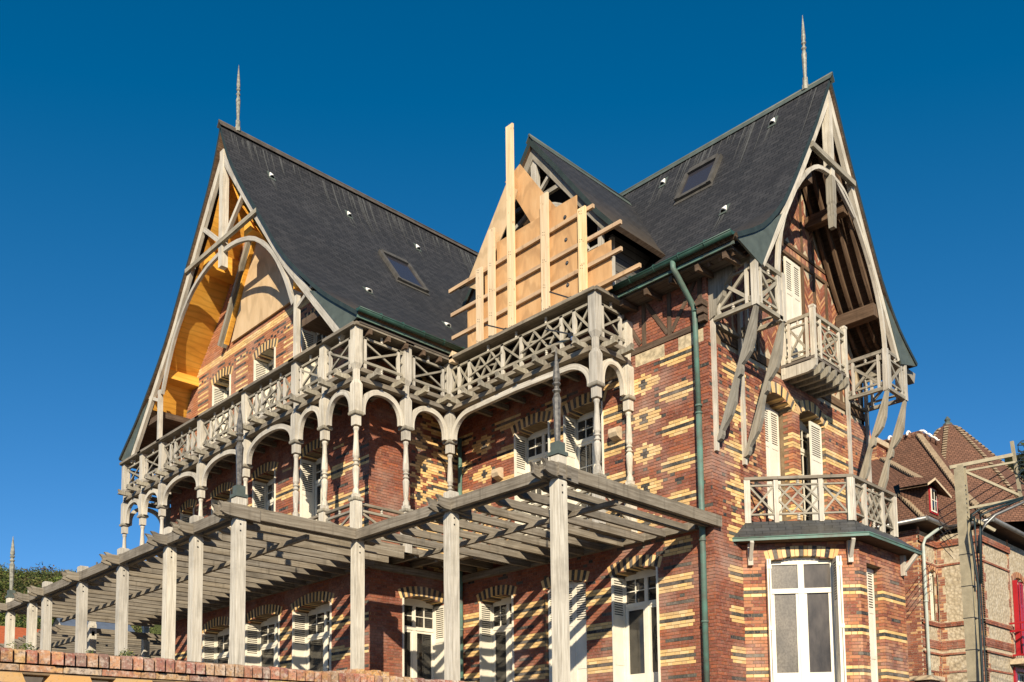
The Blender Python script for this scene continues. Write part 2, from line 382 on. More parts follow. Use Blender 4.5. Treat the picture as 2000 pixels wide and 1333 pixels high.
# ------------------------------------------------------------------ brickwork
H = .0675
RED = [(.262, .088, .050), (.30, .098, .053), (.19, .060, .040), (.33, .120, .066), (.14, .050, .038), (.36, .110, .048), (.26, .10, .07), (.21, .08, .062)]
YEL = [(.74, .50, .20), (.68, .45, .18), (.78, .56, .27), (.64, .42, .18)]
BLK = [(.045, .048, .045), (.07, .07, .062), (.10, .095, .08), (.03, .032, .035)]
TAN = [(.42, .20, .09), (.50, .27, .12), (.36, .16, .08), (.46, .25, .13), (.55, .33, .16)]
ORA = [(.41, .17, .08), (.38, .15, .07), (.45, .20, .10), (.40, .18, .11), (.33, .125, .065)]
PAL = dict(r=RED, y=YEL, b=BLK, t=TAN, o=ORA)
def tint(k):
    c = random.choice(PAL[k]); m_ = PAL[k][0]; c = tuple(a_*.55+b_*.45 for a_, b_ in zip(c, m_)) if k in 'ro' else c; f = random.uniform(.86, 1.12); return tuple(min(.9, x*f) for x in c)
def subtract(iv, a, b):
    out = []
    for p, q in iv:
        if b <= p or a >= q: out.append((p, q)); continue
        if a > p: out.append((p, a))
        if b < q: out.append((b, q))
    return out
class Hole:
    def __init__(s, u0, u1, z0, zs, rise=0.0):
        s.u0, s.u1, s.z0, s.zs, s.rise = u0, u1, z0, zs, rise
        if rise:
            w_ = u1-u0; s.R = (w_*w_/4+rise*rise)/(2*rise); s.zc = zs+rise-s.R; s.uc = (u0+u1)/2
    def at(s, z):
        if z < s.z0: return None
        if z < s.zs: return (s.u0, s.u1)
        if s.rise and z < s.zs+s.rise:
            h = math.sqrt(max(0, s.R**2-(z-s.zc)**2)); return (s.uc-h, s.uc+h)
        return None
def brickwork(mb, fr, z0, z1, span, holes, pat, thick=.46, h=H, mort='mortar', wrap=True, mat='brick', Ls=.215, Lh=.105):
    J = .010; k = 0; z = z0; run = None; n = int(round((z1-z0)/h))
    def flush(run, zt):
        if run:
            for a, b in run[0]: fr.box(mb, a+.006, b-.006, -thick, 0, run[1], zt, mort)
    for k in range(n):
        z = z0+k*h; zm = z+h/2
        a, b = span(zm) if callable(span) else span
        iv = [(a, b)] if b-a > .03 else []
        for ho in holes:
            q = ho.at(zm)
            if q: iv = subtract(iv, *q)
        key = [(round(p, 3), round(q, 3)) for p, q in iv]
        if run is None or run[0] != key:
            flush(run, z); run = (key, z)
        u = -.37-(k % 2)*.16-((k//2) % 2)*.0; i = k % 2
        umin = min([p for p, q in iv], default=0)-.4; 
        per = Ls+Lh+2*J; u += math.floor((umin-u)/per)*per; i = 0
        for p, q in iv:
            uu = u; ii = i
            while uu < q:
                L = Ls if ii % 2 == 0 else Lh
                s0, e0 = uu, uu+L; uu += L+J; ii += 1
                if e0 < p or s0 > q: continue
                s_, e_ = max(s0, p), min(e0, q); dep = 0.0
                if q-e_ < .035: e_ = q
                if s_-p < .035: s_ = p
                if e_-s_ < .03: continue
                c = pat((s_+e_)/2, k, L == Lh, zm)
                if wrap and s_ <= p+1e-6: s_ = p-.003; dep = .105 if k % 2 else .215
                if wrap and e_ >= q-1e-6: e_ = q+.003; dep = .105 if k % 2 else .215
                pr = random.uniform(.005, .011)
                if dep:
                    fr.box(mb, s_, e_, -min(dep, thick), pr, z+J/2, z+h-J/2, mat, 0, tint(c))
                else:
                    # five faces, the back one is in the mortar
                    P = [fr.p(x, d, zz) for zz in (z+J/2, z+h-J/2) for d in (-.004, pr) for x in (s_, e_)]
                    mb.hexa(P, mat, 0, tint(c), skip=(2,))
    flush(run, z0+n*h)
def arch(mb, fr, ho, h=.235, cols=('y', 'b'), depth=.40, ext=.05, mat='brick'):
    half = math.asin(min(1, (ho.u1-ho.u0)/2/ho.R)); n = int(round(2*half*(ho.R+h*.4)/.078)); n += (n+1) % 2
    half += ext/ho.R
    for i in range(n):
        t0 = -half+2*half*i/n; t1 = -half+2*half*(i+1)/n; g = .005/ho.R
        P = []
        for r in (ho.R+.002, ho.R+h):
            for d in (-depth, .017):
                for tt in (t0+g, t1-g): P.append(fr.p(ho.uc+r*math.sin(tt), d, ho.zc+r*math.cos(tt)))
        mb.hexa(P, mat, 2, tint(cols[i % len(cols)]))
def red(u, k, hd, z): return 'r'
def clusters(u0, per=1.66, rows=11, k0=0, noiseb=.10, tan=0.0):
    def f(u, k, hd, z):
        x = (u-u0) % per; k_ = (k-k0) % rows
        dx = min(x, per-x)                                    # distance from the banded cluster
        if k_ <= 4:
            w_ = (.30, .44, .42, .46, .33)[k_]
            if dx < w_*.9: return 'b' if k_ == 2 else 'y'
        k2 = (k-k0+6) % rows; dd = abs(x-per/2)
        if k2 <= 6:
            w_ = (.10, .22, .34, .42, .34, .22, .10)[k2]
            if dd < w_: return 'b' if (dd < .09 and 2 <= k2 <= 4) else 'y'
        if hd and .44 < dx < .62 and random.random() < .4: return 'b'
        if random.random() < noiseb*(1.6 if hd else .4): return 'b'
        return 't' if random.random() < tan else 'r'
    return f
def bands(rows=11, k0=0, full=None, tooth=None, tan=0.0):
    def f(u, k, hd, z):
        k_ = (k-k0) % rows; lim = True
        if tooth: lim = (u > tooth[0]+(.11 if k_ % 2 else 0)) and (u < tooth[1]-(.11 if k_ % 2 else 0))
        if lim:
            if k_ in (0, 1, 3, 4) and (k_ in (1, 3) or not full): return 'y'
            if k_ == 2: return 'b'
            if k_ == 7+(rows-11)//2 and ((u*1.15) % 1.0 < .62): return 'b'
        if hd and random.random() < .03: return 'b'
        return 't' if random.random() < tan else 'r'
    return f

# ------------------------------------------------------------------ windows
def shutter(name, parent, fr, uh, z0, z1, out, L=.5, closed=False, mat='white_paint', side=1):
    """a louvred shutter leaf; open: standing out from the wall at u=uh, closed: lying in the plane"""
    mb = MB(); t = .035
    def bx(a0, a1, b0, b1, zz0, zz1, m=mat):
        # a: along the leaf, b: through it
        if closed: fr.box(mb, uh+a0*side, uh+a1*side, out+b0, out+b1, zz0, zz1, m)
        else: fr.box(mb, uh+b0*side, uh+b1*side, out+a0, out+a1, zz0, zz1, m)
    st = .055; zl = z0+(z1-z0)*.68
    for a0, a1 in ((0, st), (L-st, L)): bx(a0, a1, 0, t, z0, z1)
    for q0, q1 in ((z0, z0+.1), (z1-.09, z1), (zl-.04, zl+.05), ((z0+zl)/2-.04, (z0+zl)/2+.04)): bx(st, L-st, 0, t, q0, q1)
    bx(st, L-st, .010, t-.010, z0+.1, zl)
    n = max(4, int((z1-.09-zl-.05)/.05)); dz = (z1-.09-zl-.05)/n
    for i in range(n):
        zz = zl+.05+i*dz; bx(st, L-st, .006, t-.008, zz, zz+dz*.55)
    bx(st, L-st, t*.45, t*.55, zl+.05, z1-.09, 'interior')
    return mb.build(name, parent)
def window(parent, fr, ho, kind='muntin', sh='open', rec=.38, shl=.38, curtain=False, name='window', paint='white_paint', panew='glass'):
    u0, u1, z0, zs = ho.u0, ho.u1, ho.z0, ho.zs; w_ = u1-u0; uc = (u0+u1)/2; mb = MB(); F = .06; dd = -rec
    B = lambda a, b, c, d, e=dd-.05, f=dd: fr.box(mb, a, b, e, f, c, d, paint)
    B(u0, u0+F, z0, zs); B(u1-F, u1, z0, zs); B(u0+F, u1-F, z0, z0+.07)
    # head board following the arch
    m = 8; top = [(u0+w_*i/m) for i in range(m+1)]
    zt = lambda u: (ho.zc+math.sqrt(max(0, ho.R**2-(u-uc)**2))) if ho.rise else ho.zs
    for i in range(m):
        a, b = top[i], top[i+1]
        P = [fr.p(x, d, z) for (j, z_) in ((0, 0), (1, 1)) for d in (dd-.05, dd) for (x, z) in ((a, zs-.06 if j == 0 else zt(a)+.002), (b, zs-.06 if j == 0 else zt(b)+.002))]
        mb.hexa(P, paint)
    tr = zs-.62 if kind == 'door' else zs-.55
    if kind in ('door', 'muntin'):
        B(u0+F, u1-F, tr-.04, tr+.05, dd-.05, dd+.015)
        B(uc-.045, uc+.045, z0+.07, zs-.06, dd-.05, dd+.008)
        for s_ in (-1, 1):
            a = u0+F if s_ < 0 else uc+.045; b = uc-.045 if s_ < 0 else u1-F
            B(a, a+.05, z0+.07, tr-.04, dd-.045, dd-.006); B(b-.05, b, z0+.07, tr-.04, dd-.045, dd-.006)
            B(a+.05, b-.05, z0+.07, z0+(.75 if kind == 'door' else .12), dd-.045, dd-.006); B(a+.05, b-.05, tr-.10, tr-.04, dd-.045, dd-.006)
            c = (a+b)/2
            B(c-.011, c+.011, tr+.05, zs-.06, dd-.04, dd-.012); B(a, b, (tr+zs)/2-.011, (tr+zs)/2+.011, dd-.039, dd-.013)
            if kind == 'muntin':
                B(c-.011, c+.011, z0+.12, tr-.10, dd-.04, dd-.012)
                nz = 4
                for i in range(1, nz):
                    zz = z0+.12+(tr-.22-z0)*i/nz; B(a+.05, b-.05, zz-.011, zz+.011, dd-.039, dd-.013)
    elif kind == 'plain':
        tr = zs-.60
        B(u0+F, u1-F, tr-.05, tr+.05, dd-.05, dd+.015); B(uc-.06, uc+.06, z0+.07, zs-.06, dd-.05, dd+.008)
        for s_ in (-1, 1):
            a = u0+F if s_ < 0 else uc+.06; b = uc-.06 if s_ < 0 else u1-F
            B(a, a+.05, z0+.07, tr-.05, dd-.045, dd-.006); B(b-.05, b, z0+.07, tr-.05, dd-.045, dd-.006); B(a+.05, b-.05, z0+.07, z0+.62, dd-.045, dd-.006)
    wo_ = mb.build(name, parent)
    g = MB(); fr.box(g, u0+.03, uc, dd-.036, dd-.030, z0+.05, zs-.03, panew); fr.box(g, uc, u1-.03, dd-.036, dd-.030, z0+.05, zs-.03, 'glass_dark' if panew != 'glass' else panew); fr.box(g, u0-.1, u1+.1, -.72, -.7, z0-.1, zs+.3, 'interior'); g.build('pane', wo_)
    if curtain:
        g = MB(); n = 14
        for i in range(n):
            a = u0+.08+(w_-.16)*i/n; b = a+(w_-.16)/n; d = -.52+.02*(i % 2)
            fr.box(g, a, b, d-.01, d, z0, tr, 'curtain')
        g.build('curtain', wo_)
    if sh == 'open':
        # leaves folded back against the sides of the deep reveal
        shutter('shutter', wo_, fr, u0+.004, z0+.02, zs+.01, -rec+.01, shl+.03, side=1)
        shutter('shutter', wo_, fr, u1-.004, z0+.02, zs+.01, -rec+.01, shl+.03, side=-1)
    if sh == 'closed':
        n = 2 if w_ < 1.0 else 3
        for i in range(n): shutter('shutter', wo_, fr, u0+.01+(w_-.02)*i/n, z0+.02, zs+.03, -rec+.03 if rec > .25 else -.10, (w_-.02)/n-.008, closed=True)
    if sh == 'one':      # one leaf folded back against the far jamb, facing the street
        shutter('shutter', wo_, fr, u1-.54, z0+.02, zs+.03, -.10, .53, closed=True)
    return wo_

# ------------------------------------------------------------------ the setting
mb = MB(); mb.box(-400, 900, -400, 900, -1.9, -1.6, 'asphalt'); structure(mb.build('ground'))
mb = MB(); mb.box(3.0, 24.0, 9.0, 34, -1.6, 1.12, 'terrace_paving'); structure(mb.build('terrace'))

# ------------------------------------------------------------------ THE VILLA
villa = thing('brick_villa', 'big patterned red and yellow brick villa with steep slate roofs and carved grey timber galleries', 'house', (15.15, 13, 1.12))
ZB = 1.12
FW = FX(15.15); LF = FX(12.38); SF = FY(17.36); RF = FY(9.85)
# openings -------------------------------------------------------
hF = [Hole(11.20, 12.42, 1.2, 4.04, .10), Hole(13.16, 14.39, 1.2, 4.04, .10), Hole(15.42, 16.6, 1.2, 4.04, .10),
      Hole(12.56, 13.72, 5.15, 7.93, .10), Hole(14.16, 15.32, 5.15, 7.93, .10)]
hS = [Hole(13.33, 14.66, 1.2, 4.04, .12)]
hL = [Hole(18.87, 20.62, 1.2, 4.02, .14), Hole(21.27, 23.05, 1.2, 4.02, .14), Hole(23.85, 25.58, 1.2, 4.02, .14),
      Hole(19.12, 20.31, 5.15, 7.93, .11), Hole(21.55, 22.75, 5.15, 7.93, .11), Hole(23.98, 25.16, 5.15, 7.93, .11), Hole(26.3, 27.2, 5.15, 7.93, .11),
      Hole(19.12, 20.3, 9.0, 11.40, .11), Hole(21.62, 22.76, 9.0, 11.36, .10), Hole(24.12, 25.22, 9.0, 11.40, .10)]
hR = [Hole(17.2, 18.38, 5.15, 7.82, .20), Hole(18.70, 19.88, 5.15, 7.82, .20), Hole(18.22, 19.12, 8.9, 11.48, 0)]
# front wall (faces the pergola)
mb = MB()
pf = clusters(10.62, k0=5, noiseb=.09)
pb = bands(11, 2, tooth=(9.9, 17.3))
def patF(u, k, hd, z):
    if z > 8.42: return 'r'
    if u < 10.17: return 'r' if random.random() > .04 else 'b'
    if z < 4.75:
        if z > 3.98 and u > 11: return 'r' if random.random() > .06 else 'b'
        return pb(u, k, hd, z) if u > 10.3+(.12 if k % 2 else 0) else 'r'
    return pf(u, k, hd, z)
brickwork(mb, FW, ZB, 9.9, (9.85, 17.36), hF, patF)
for h_ in hF: arch(mb, FW, h_)
mb.build('wall', villa)
# side wall of the left wing
mb = MB(); ps = clusters(13.2, per=1.66, k0=7, noiseb=.16)
def patS(u, k, hd, z):
    if z > 4.8 and u > 13.62+(.11 if (k//2) % 2 else 0):
        c = ps(u+.25*((k//11) % 2), k, hd, z)
        if c == 'r' and random.random() < .45: return 'y'
        return c
    if z <= 3.95 and u > 14.7: return pb(u, k, hd, z)
    return 'r'
brickwork(mb, SF, ZB, 9.9, (12.38, 15.3), hS, patS)
for h_ in hS: arch(mb, SF, h_)
mb.build('wall', villa)
# gable wall of the left wing
WT = [(0.0, 5.3), (9.9, 5.3), (10.6, 4.62), (10.88, 4.4), (11.77, 3.9), (13.25, 2.35), (15.15, .75), (16.0, .12)]
def lerp(T, z):
    for (a, p), (b, q) in zip(T, T[1:]):
        if a <= z <= b: return p+(q-p)*(z-a)/(b-a)
    return T[-1][1]
YC = 22.66
mb = MB()
def patL(u, k, hd, z):
    if z > 12.2: return 'o'
    kk = int((z-ZB)/H)
    if z > 9:
        if 12.02 < z < 12.16: return 'y'
        if 12.16 < z < 12.24 and hd: return 'b'
        if abs(z-11.72) < .034 and hd: return 'b'
        if kk % 6 == 3 and ((u*.9) % 1.0 < .55): return 'b'
        if kk % 6 in (1, 5) and abs(((u-18.2) % 2.45)-.1) < .55: return 'y'
        return 'o'
    if 3.98 < z < 4.9 or 7.85 < z < 9: return 'r'
    k_ = k % 11
    if k_ in (1, 3) or (k_ in (0, 4) and abs(((u-18.3) % 2.4)-.1) < .5): return 'y'
    if k_ == 2: return 'b'
    if k_ == 7 and (u*1.1) % 1 < .6: return 'b'
    return 'r'
brickwork(mb, LF, ZB, 9.09, (YC-5.3, YC+5.3), hL, patL)
brickwork(mb, LF, 9.0875, 15.9, lambda z: (YC-lerp(WT, z), YC+lerp(WT, z)), hL, patL, mort='mortar_pale')
for h_ in hL: arch(mb, LF, h_, h=.24)
mb.build('wall', villa)
# street gable wall, brick below
mb = MB(); pr_ = clusters(16.05, per=2.3, rows=12, k0=3, noiseb=.05, tan=.2)
def patR(u, k, hd, z):
    if z < 4.8:
        c = bands(12, 1)(u, k, hd, z) if u > 15.62 else 'r'; return c
    if u < 15.42: return 'r' if random.random() > .05 else 'b'
    if u > 17.0:
        k_ = (k-3) % 12
        if k_ in (0, 1, 3, 4) and (abs(u-18.42) < .5 or abs(u-20.4) < .5+(.12 if k_ % 3 else 0)): return 'y'
        if k_ == 2: return 'b' if u > 18.9 or u < 17.0 else 'o'
        if k_ == 8 and u > 19.8 and hd: return 'b'
        return 'o' if random.random() < .6 else 'r'
    c = pr_(u, k, hd, z)
    k_ = k % 6
    if c == 'r' and abs(u-15.95-.1*(k_ < 3)) < .13 and k_ < 4: return 'y'
    return c
brickwork(mb, RF, ZB, 8.42, (15.15, 22.15), hR[:2], patR)
for h_ in hR[:2]: arch(mb, RF, h_, h=.24, depth=.40, cols=('y', 'y', 'b'))
# stone blocks over the brickwork under the timber band
mb.build('wall', villa)
mb = MB()
for a, b in ((9.95, 10.55), (10.9, 11.65), (12.0, 12.6)): FW.box(mb, a, b, -.01, .012, 8.40, 8.66, 'stone_pale'); mb.cut()
mb.pieces('stone_block', villa)
# far end and back walls
mb = MB()
mb.box(22.0, 22.15, 9.9, 22, ZB, 9.9, 'mortar'); mb.box(12.4, 22.1, 27.7, 27.96, ZB, 9.9, 'mortar'); mb.box(15.4, 22.0, 10.2, 10.3, 8.4, 9.9, 'interior')
mb.build('back_wall', villa)

# half timbering of the street gable ----------------------------------------------------
RT = [(8.3, 3.45), (9.9, 3.15), (10.96, 2.5), (11.46, 2.1), (11.95, 1.7), (12.6, 1.2), (13.43, .65), (14.2, .08)]   # half width of gable wall at a height
XC = 18.65
def gable_half(z): return lerp(RT, z)
mb = MB()
pts = [(XC+3.5, 8.42), (XC+3.4, 8.9)]+[(XC+w_, z) for z, w_ in RT[1:]]+[(XC, 14.3)]+[(XC-w_, z) for z, w_ in RT[:0:-1]]+[(XC-3.4, 8.9), (XC-3.5, 8.42)]
L_ = [(XC-3.5, 8.42), (XC-3.4, 8.9)]+[(XC-w_, z) for z, w_ in RT[1:] if w_ > .45]
mb.prism(L_+[(18.22, 13.7), (18.22, 8.42)], 'Y', 9.90, 10.3, 'mortar_pale')
mb.prism([(2*XC-x, z) for x, z in L_]+[(19.12, 13.7), (19.12, 8.42)], 'Y', 9.90, 10.3, 'mortar_pale')
mb.prism([(18.22, 11.48), (19.12, 11.48), (19.12, 13.7), (XC, 14.25), (18.22, 13.7)], 'Y', 9.90, 10.3, 'mortar_pale'); mb.box(18.22, 19.12, 9.9, 10.3, 8.42, 8.88, 'mortar_pale')
# chevron bricks in columns
def chevron(u0, u1, z0, z1, h=.062, cw=.2):
    n = max(1, round((u1-u0)/cw)); cw = (u1-u0)/n
    for c in range(n):
        a, b = u0+c*cw+.006, u0+(c+1)*cw-.006; s_ = 1 if c % 2 else -1; z = z0-cw
        while z < z1:
            za, zb = (z, z+cw) if s_ > 0 else (z+cw, z)
            if min(za, zb) > z0-.02 and max(za, zb)+h < z1+.02 and max(abs(a-XC), abs(b-XC)) < gable_half(max(za, zb)+h)-.02:
                P = [RF.p(x, d, zz) for (k) in (0, 1) for d in (-.055, random.uniform(-.042, -.034)) for (x, zz) in ((a, za+k*(h-.009)), (b, zb+k*(h-.009)))]
                mb.hexa(P, 'brick', 0, tint(random.choice('rrt')))
            z += h
TU = [17.1, 18.16, 19.18, 19.74, 20.32, 20.9]
cols_ = [(15.2, 16.1), (16.18, 17.05), (17.15, 18.1), (19.24, 19.69), (19.79, 20.27), (20.37, 20.86), (20.94, 21.6), (21.66, 22.1)]
for a, b in cols_: chevron(a, b, 8.8, 11.46)
chevron(16.2, 21.2, 11.78, 14.2)
chevron(18.2, 19.1, 11.8, 13.9)
# a frieze of upright bricks
u = 16.4
while u < 21.1:
    if abs(u-XC) < gable_half(11.7)-.08: RF.box(mb, u, u+.055, -.055, -.035, 11.55, 11.70, 'brick', 2, tint(random.choice('rt')))
    u += .067
mb.build('wall', villa)
mb = MB(); T = 'wood_dark'
def rt(u0, u1, z0, z1): RF.box(mb, u0, u1, -.07, -.012, z0, z1, T)
rt(15.15, 22.15, 8.55, 8.73)
rt(XC-2.05, XC+2.05, 11.46, 11.54); rt(XC-1.85, XC+1.85, 11.71, 11.79)
for u in TU: rt(u-.045, u+.045, 8.73, 11.46)
for u in (18.2, 19.2, 19.74): rt(u-.04, u+.04, 11.79, 13.9 if abs(u-XC) < .7 else 12.3)
mb.build('timber_frame', villa)
wdo = window(villa, RF, Hole(18.22, 19.12, 8.9, 11.46, 0), 'plain', 'none', rec=.16)
shutter('shutter', wdo, RF, 18.40, 8.9, 11.42, -.07, .34, closed=True)
shutter('shutter', wdo, RF, 18.75, 8.9, 11.42, -.07, .34, closed=True)

# timber panel on the front wall, under the eaves
mb = MB()
FW.box(mb, 9.9, 12.9, -.02, .03, 8.68, 8.80, 'wood_dark')
for u in (10.0, 10.75, 11.4, 12.1): FW.box(mb, u-.05, u+.05, -.02, .028, 8.80, 9.75, 'wood_dark')
for a, b in (((10.1, 9.7), (10.7, 8.85)), ((11.35, 9.7), (10.8, 8.85)), ((12.0, 9.7), (11.5, 8.85)), ((12.8, 9.7), (12.2, 8.85))):
    mb.beam(FW.p(a[0], .006, a[1]), FW.p(b[0], .006, b[1]), .09, .04, 'wood_dark', up=(1, 0, 0))
# carved corbels at the corner
for z_ in (8.75, 8.9, 9.05): FW.box(mb, 9.83, 9.98, 0, .12+.10*(z_-8.7)/.35, z_, z_+.12, 'wood_dark')
mb.prism([(9.85, 8.8), (9.72, 8.86), (9.66, 9.05), (9.52, 9.2), (9.48, 9.4), (9.3, 9.6), (9.3, 9.72), (9.85, 9.72)], 'X', 15.2, 15.34, 'wood_mid')
mb.build('timber_frame', villa)

# windows -----------------------------------------------------------------------------------
for i, h_ in enumerate(hF):
    window(villa, FW, h_, 'door' if h_.z0 < 2 else 'muntin', 'closed' if i == 1 else 'open', curtain=(i in (0, 2, 4)), rec=.12 if i == 1 else .38)
window(villa, SF, hS[0], 'door', 'open', curtain=True)
for i_, h_ in enumerate(hL[:3]): window(villa, LF, h_, 'door', 'open', curtain=(i_ != 1))
for h_ in hL[3:]: window(villa, LF, h_, 'muntin', 'open')
window(villa, RF, hR[0], 'muntin', 'closed', rec=.38)
window(villa, RF, hR[1], 'muntin', 'one', rec=.38)

# corbel stones
for y, x in ((12.17, 15.15), (15.83, 15.15)):
    mb = MB(); mb.prism([(x+.02, 6.95), (x-.04, 6.95), (x-.17, 7.0), (x-.21, 7.08), (x-.19, 7.18), (x-.1, 7.22), (x+.02, 7.22)], 'Y', y-.11, y+.11, 'stone'); mb.build('corbel_stone', villa)

# ------------------------------------------------------------------ roofs
PL = [(0, 17.72), (.22, 17.15), (.58, 16.42), (1.33, 15.30), (2.27, 14.04), (3.12, 12.89), (3.8, 12.15), (4.46, 11.53), (5.1, 10.97), (5.67, 10.54), (6.55, 9.92)]
PR = [(0, 15.22), (.24, 14.80), (.78, 13.80), (1.41, 12.75), (2.0, 11.80), (2.45, 11.17), (3.18, 10.45), (4.12, 9.88)]
def slope(mb, prof, axis, c, sgn, a, b, thick=.09, mat='slate', n=14, under='wood_dark'):
    """one curved roof slope. axis: the ridge's own axis; c: ridge position on the other; sgn: which side it falls to"""
    def P(off, z, t): return (t, c+sgn*off, z) if axis == 'X' else (c+sgn*off, t, z)
    # up-slope distance from the eaves
    L = [0]
    for p, q in zip(prof[::-1], prof[::-1][1:]): L.append(L[-1]+math.dist(p, q))
    L = L[::-1]; nr = []
    for i in range(len(prof)):
        p = Vector(prof[max(0, i-1)]); q = Vector(prof[min(len(prof)-1, i+1)]); d = (q-p).normalized(); nr.append(Vector((-d[1], d[0]))*(1 if d[0] > 0 else -1))
    low = [(p[0]-abs(nn[0])*thick if False else p[0]-nn[0]*thick, p[1]-nn[1]*thick) for p, nn in zip(prof, nr)]
    low[0] = (0, prof[0][1]-thick*2)
    for i in range(len(prof)-1):
        q = [P(*prof[i], a), P(*prof[i], b), P(*prof[i+1], b), P(*prof[i+1], a)]
        mb.face(q, mat, [(a, L[i]), (b, L[i]), (b, L[i+1]), (a, L[i+1])], smooth=False)
        q = [P(*low[i], a), P(*low[i+1], a), P(*low[i+1], b), P(*low[i], b)]; mb.face(q, under, [(a, L[i]), (a, L[i+1]), (b, L[i+1]), (b, L[i])])
        for t in (a, b): mb.face([P(*prof[i], t), P(*prof[i+1], t), P(*low[i+1], t), P(*low[i], t)], 'verge')
    mb.face([P(*prof[-1], a), P(*prof[-1], b), P(*low[-1], b), P(*low[-1], a)], under)
def resample(prof, n=3):
    out = []
    for i in range(len(prof)-1):
        p0 = Vector(prof[max(0, i-1)]); p1 = Vector(prof[i]); p2 = Vector(prof[i+1]); p3 = Vector(prof[min(len(prof)-1, i+2)])
        for k in range(n):
            t = k/n; out.append(tuple(.5*((2*p1)+(p2-p0)*t+(2*p0-5*p1+4*p2-p3)*t*t+(3*p1-p0-3*p2+p3)*t**3)))
    return out+[tuple(prof[-1])]
PLs = resample(PL); PRs = resample(PR)
def sdir(prof, off):
    for p, q in zip(prof, prof[1:]):
        if p[0] <= off <= q[0]: return math.atan2(p[1]-q[1], q[0]-p[0]), p[1]+(q[1]-p[1])*(off-p[0])/(q[0]-p[0])
def roofpt(side, t, off, h=0.0):
    pr = PLs if side == 'L' else PRs; a, z = sdir(pr, off)
    n = (math.sin(a)*h, math.cos(a)*h)
    return (t, YC-off-n[0], z+n[1]) if side == 'L' else (XC-off-n[0], t, z+n[1])
def ridge_runs(mb, side, t0, t1, n):
    for k in range(n):
        t = random.uniform(t0, t1); w0 = random.uniform(.01, .045); o0 = random.uniform(.05, .10); o1 = o0+random.choice((.15, .25, .3, .5, .8))*random.uniform(.6, 1.2); m_ = 4
        for i in range(m_):
            a, b = o0+(o1-o0)*i/m_, o0+(o1-o0)*(i+1)/m_; wa, wb = w0*(1-i/m_*.8), w0*(1-(i+1)/m_*.8)
            mb.face([roofpt(side, t, a, .007), roofpt(side, t+wa, a, .007), roofpt(side, t+wb, b, .007), roofpt(side, t, b, .007)], 'slate_stain')
VG = 11.20
mb = MB(); slope(mb, PLs, 'X', YC, -1, VG, 23.0); slope(mb, PLs, 'X', YC, 1, VG, 23.0); ridge_runs(mb, 'L', 11.4, 21, 90)
roofL = mb.build('roof', villa)
mb = MB(); slope(mb, PRs, 'Y', XC, -1, 8.75, 23.0); slope(mb, PRs, 'Y', XC, 1, 8.75, 23.0); ridge_runs(mb, 'R', 9.0, 15.5, 60)
roofR = mb.build('roof', villa)
PD = [(0, 14.52), (.7, 13.60), (1.5, 12.52), (2.0, 11.86), (2.42, 11.38)]
YD = 14.10; XD = 14.55
mb = MB(); slope(mb, PD, 'X', YD, -1, XD, 19.0, .10); slope(mb, PD, 'X', YD, 1, XD, 19.0, .10)
roofD = mb.build('dormer_roof', villa)
# ridge caps
def ridge(a, b, par, r=.075, m='lead'):
    mb = MB(); a = Vector(a); b = Vector(b); n = max(2, int((b-a).length/.45)); d = (b-a)/n; sd = d.normalized().cross(Vector((0, 0, 1)))
    for i in range(n):
        p, q = a+d*i, a+d*(i+.985)
        for s_ in (-1, 1):
            mb.hexa([x+sd*s_*y+Vector((0, 0, z)) for x in (p, q) for (y, z) in ((0, .035+.006*(i % 2)), (.0, .01), (.09, -.10), (.10, -.13))], m)
    mb.tube([a+Vector((0, 0, .03)), b+Vector((0, 0, .03))], .03, m, 8)
    mb.build('ridge_cap', par)
ridge((VG-.05, YC, 17.74), (22.9, YC, 17.74), roofL, m='ridge_brown'); ridge((XC, 8.7, 15.24), (XC, 22, 15.24), roofR); ridge((XD-.03, YD, 14.54), (18.2, YD, 14.54), roofD)
# finials
def finial(x, y, z, h, par, r=.085, name='finial', mat='finial_zinc', base=True):
    mb = MB(); P = []
    if base: P = [(1.3, 0), (1.3, .06), (1.0, .07), (1.0, .16)]
    P += [(.62, .17 if base else 0), (.85, .38), (1.0, .47), (.75, .50), (.55, .53), (.95, .55), (.95, .56), (.55, .58), (.5, .60), (.92, .62), (.92, .63), (.6, .65), (.72, .66), (.85, .68), (.5, .84), (.08, 1.0)]
    mb.lathe(x, y, [(r*p, z+h*q) for p, q in P], 8, mat, rot=.2)
    return mb.build(name, par)
finial(11.72, YC, 17.72, 1.98, roofL, .062); finial(XC, 9.35, 15.22, 1.82, roofR, .060)
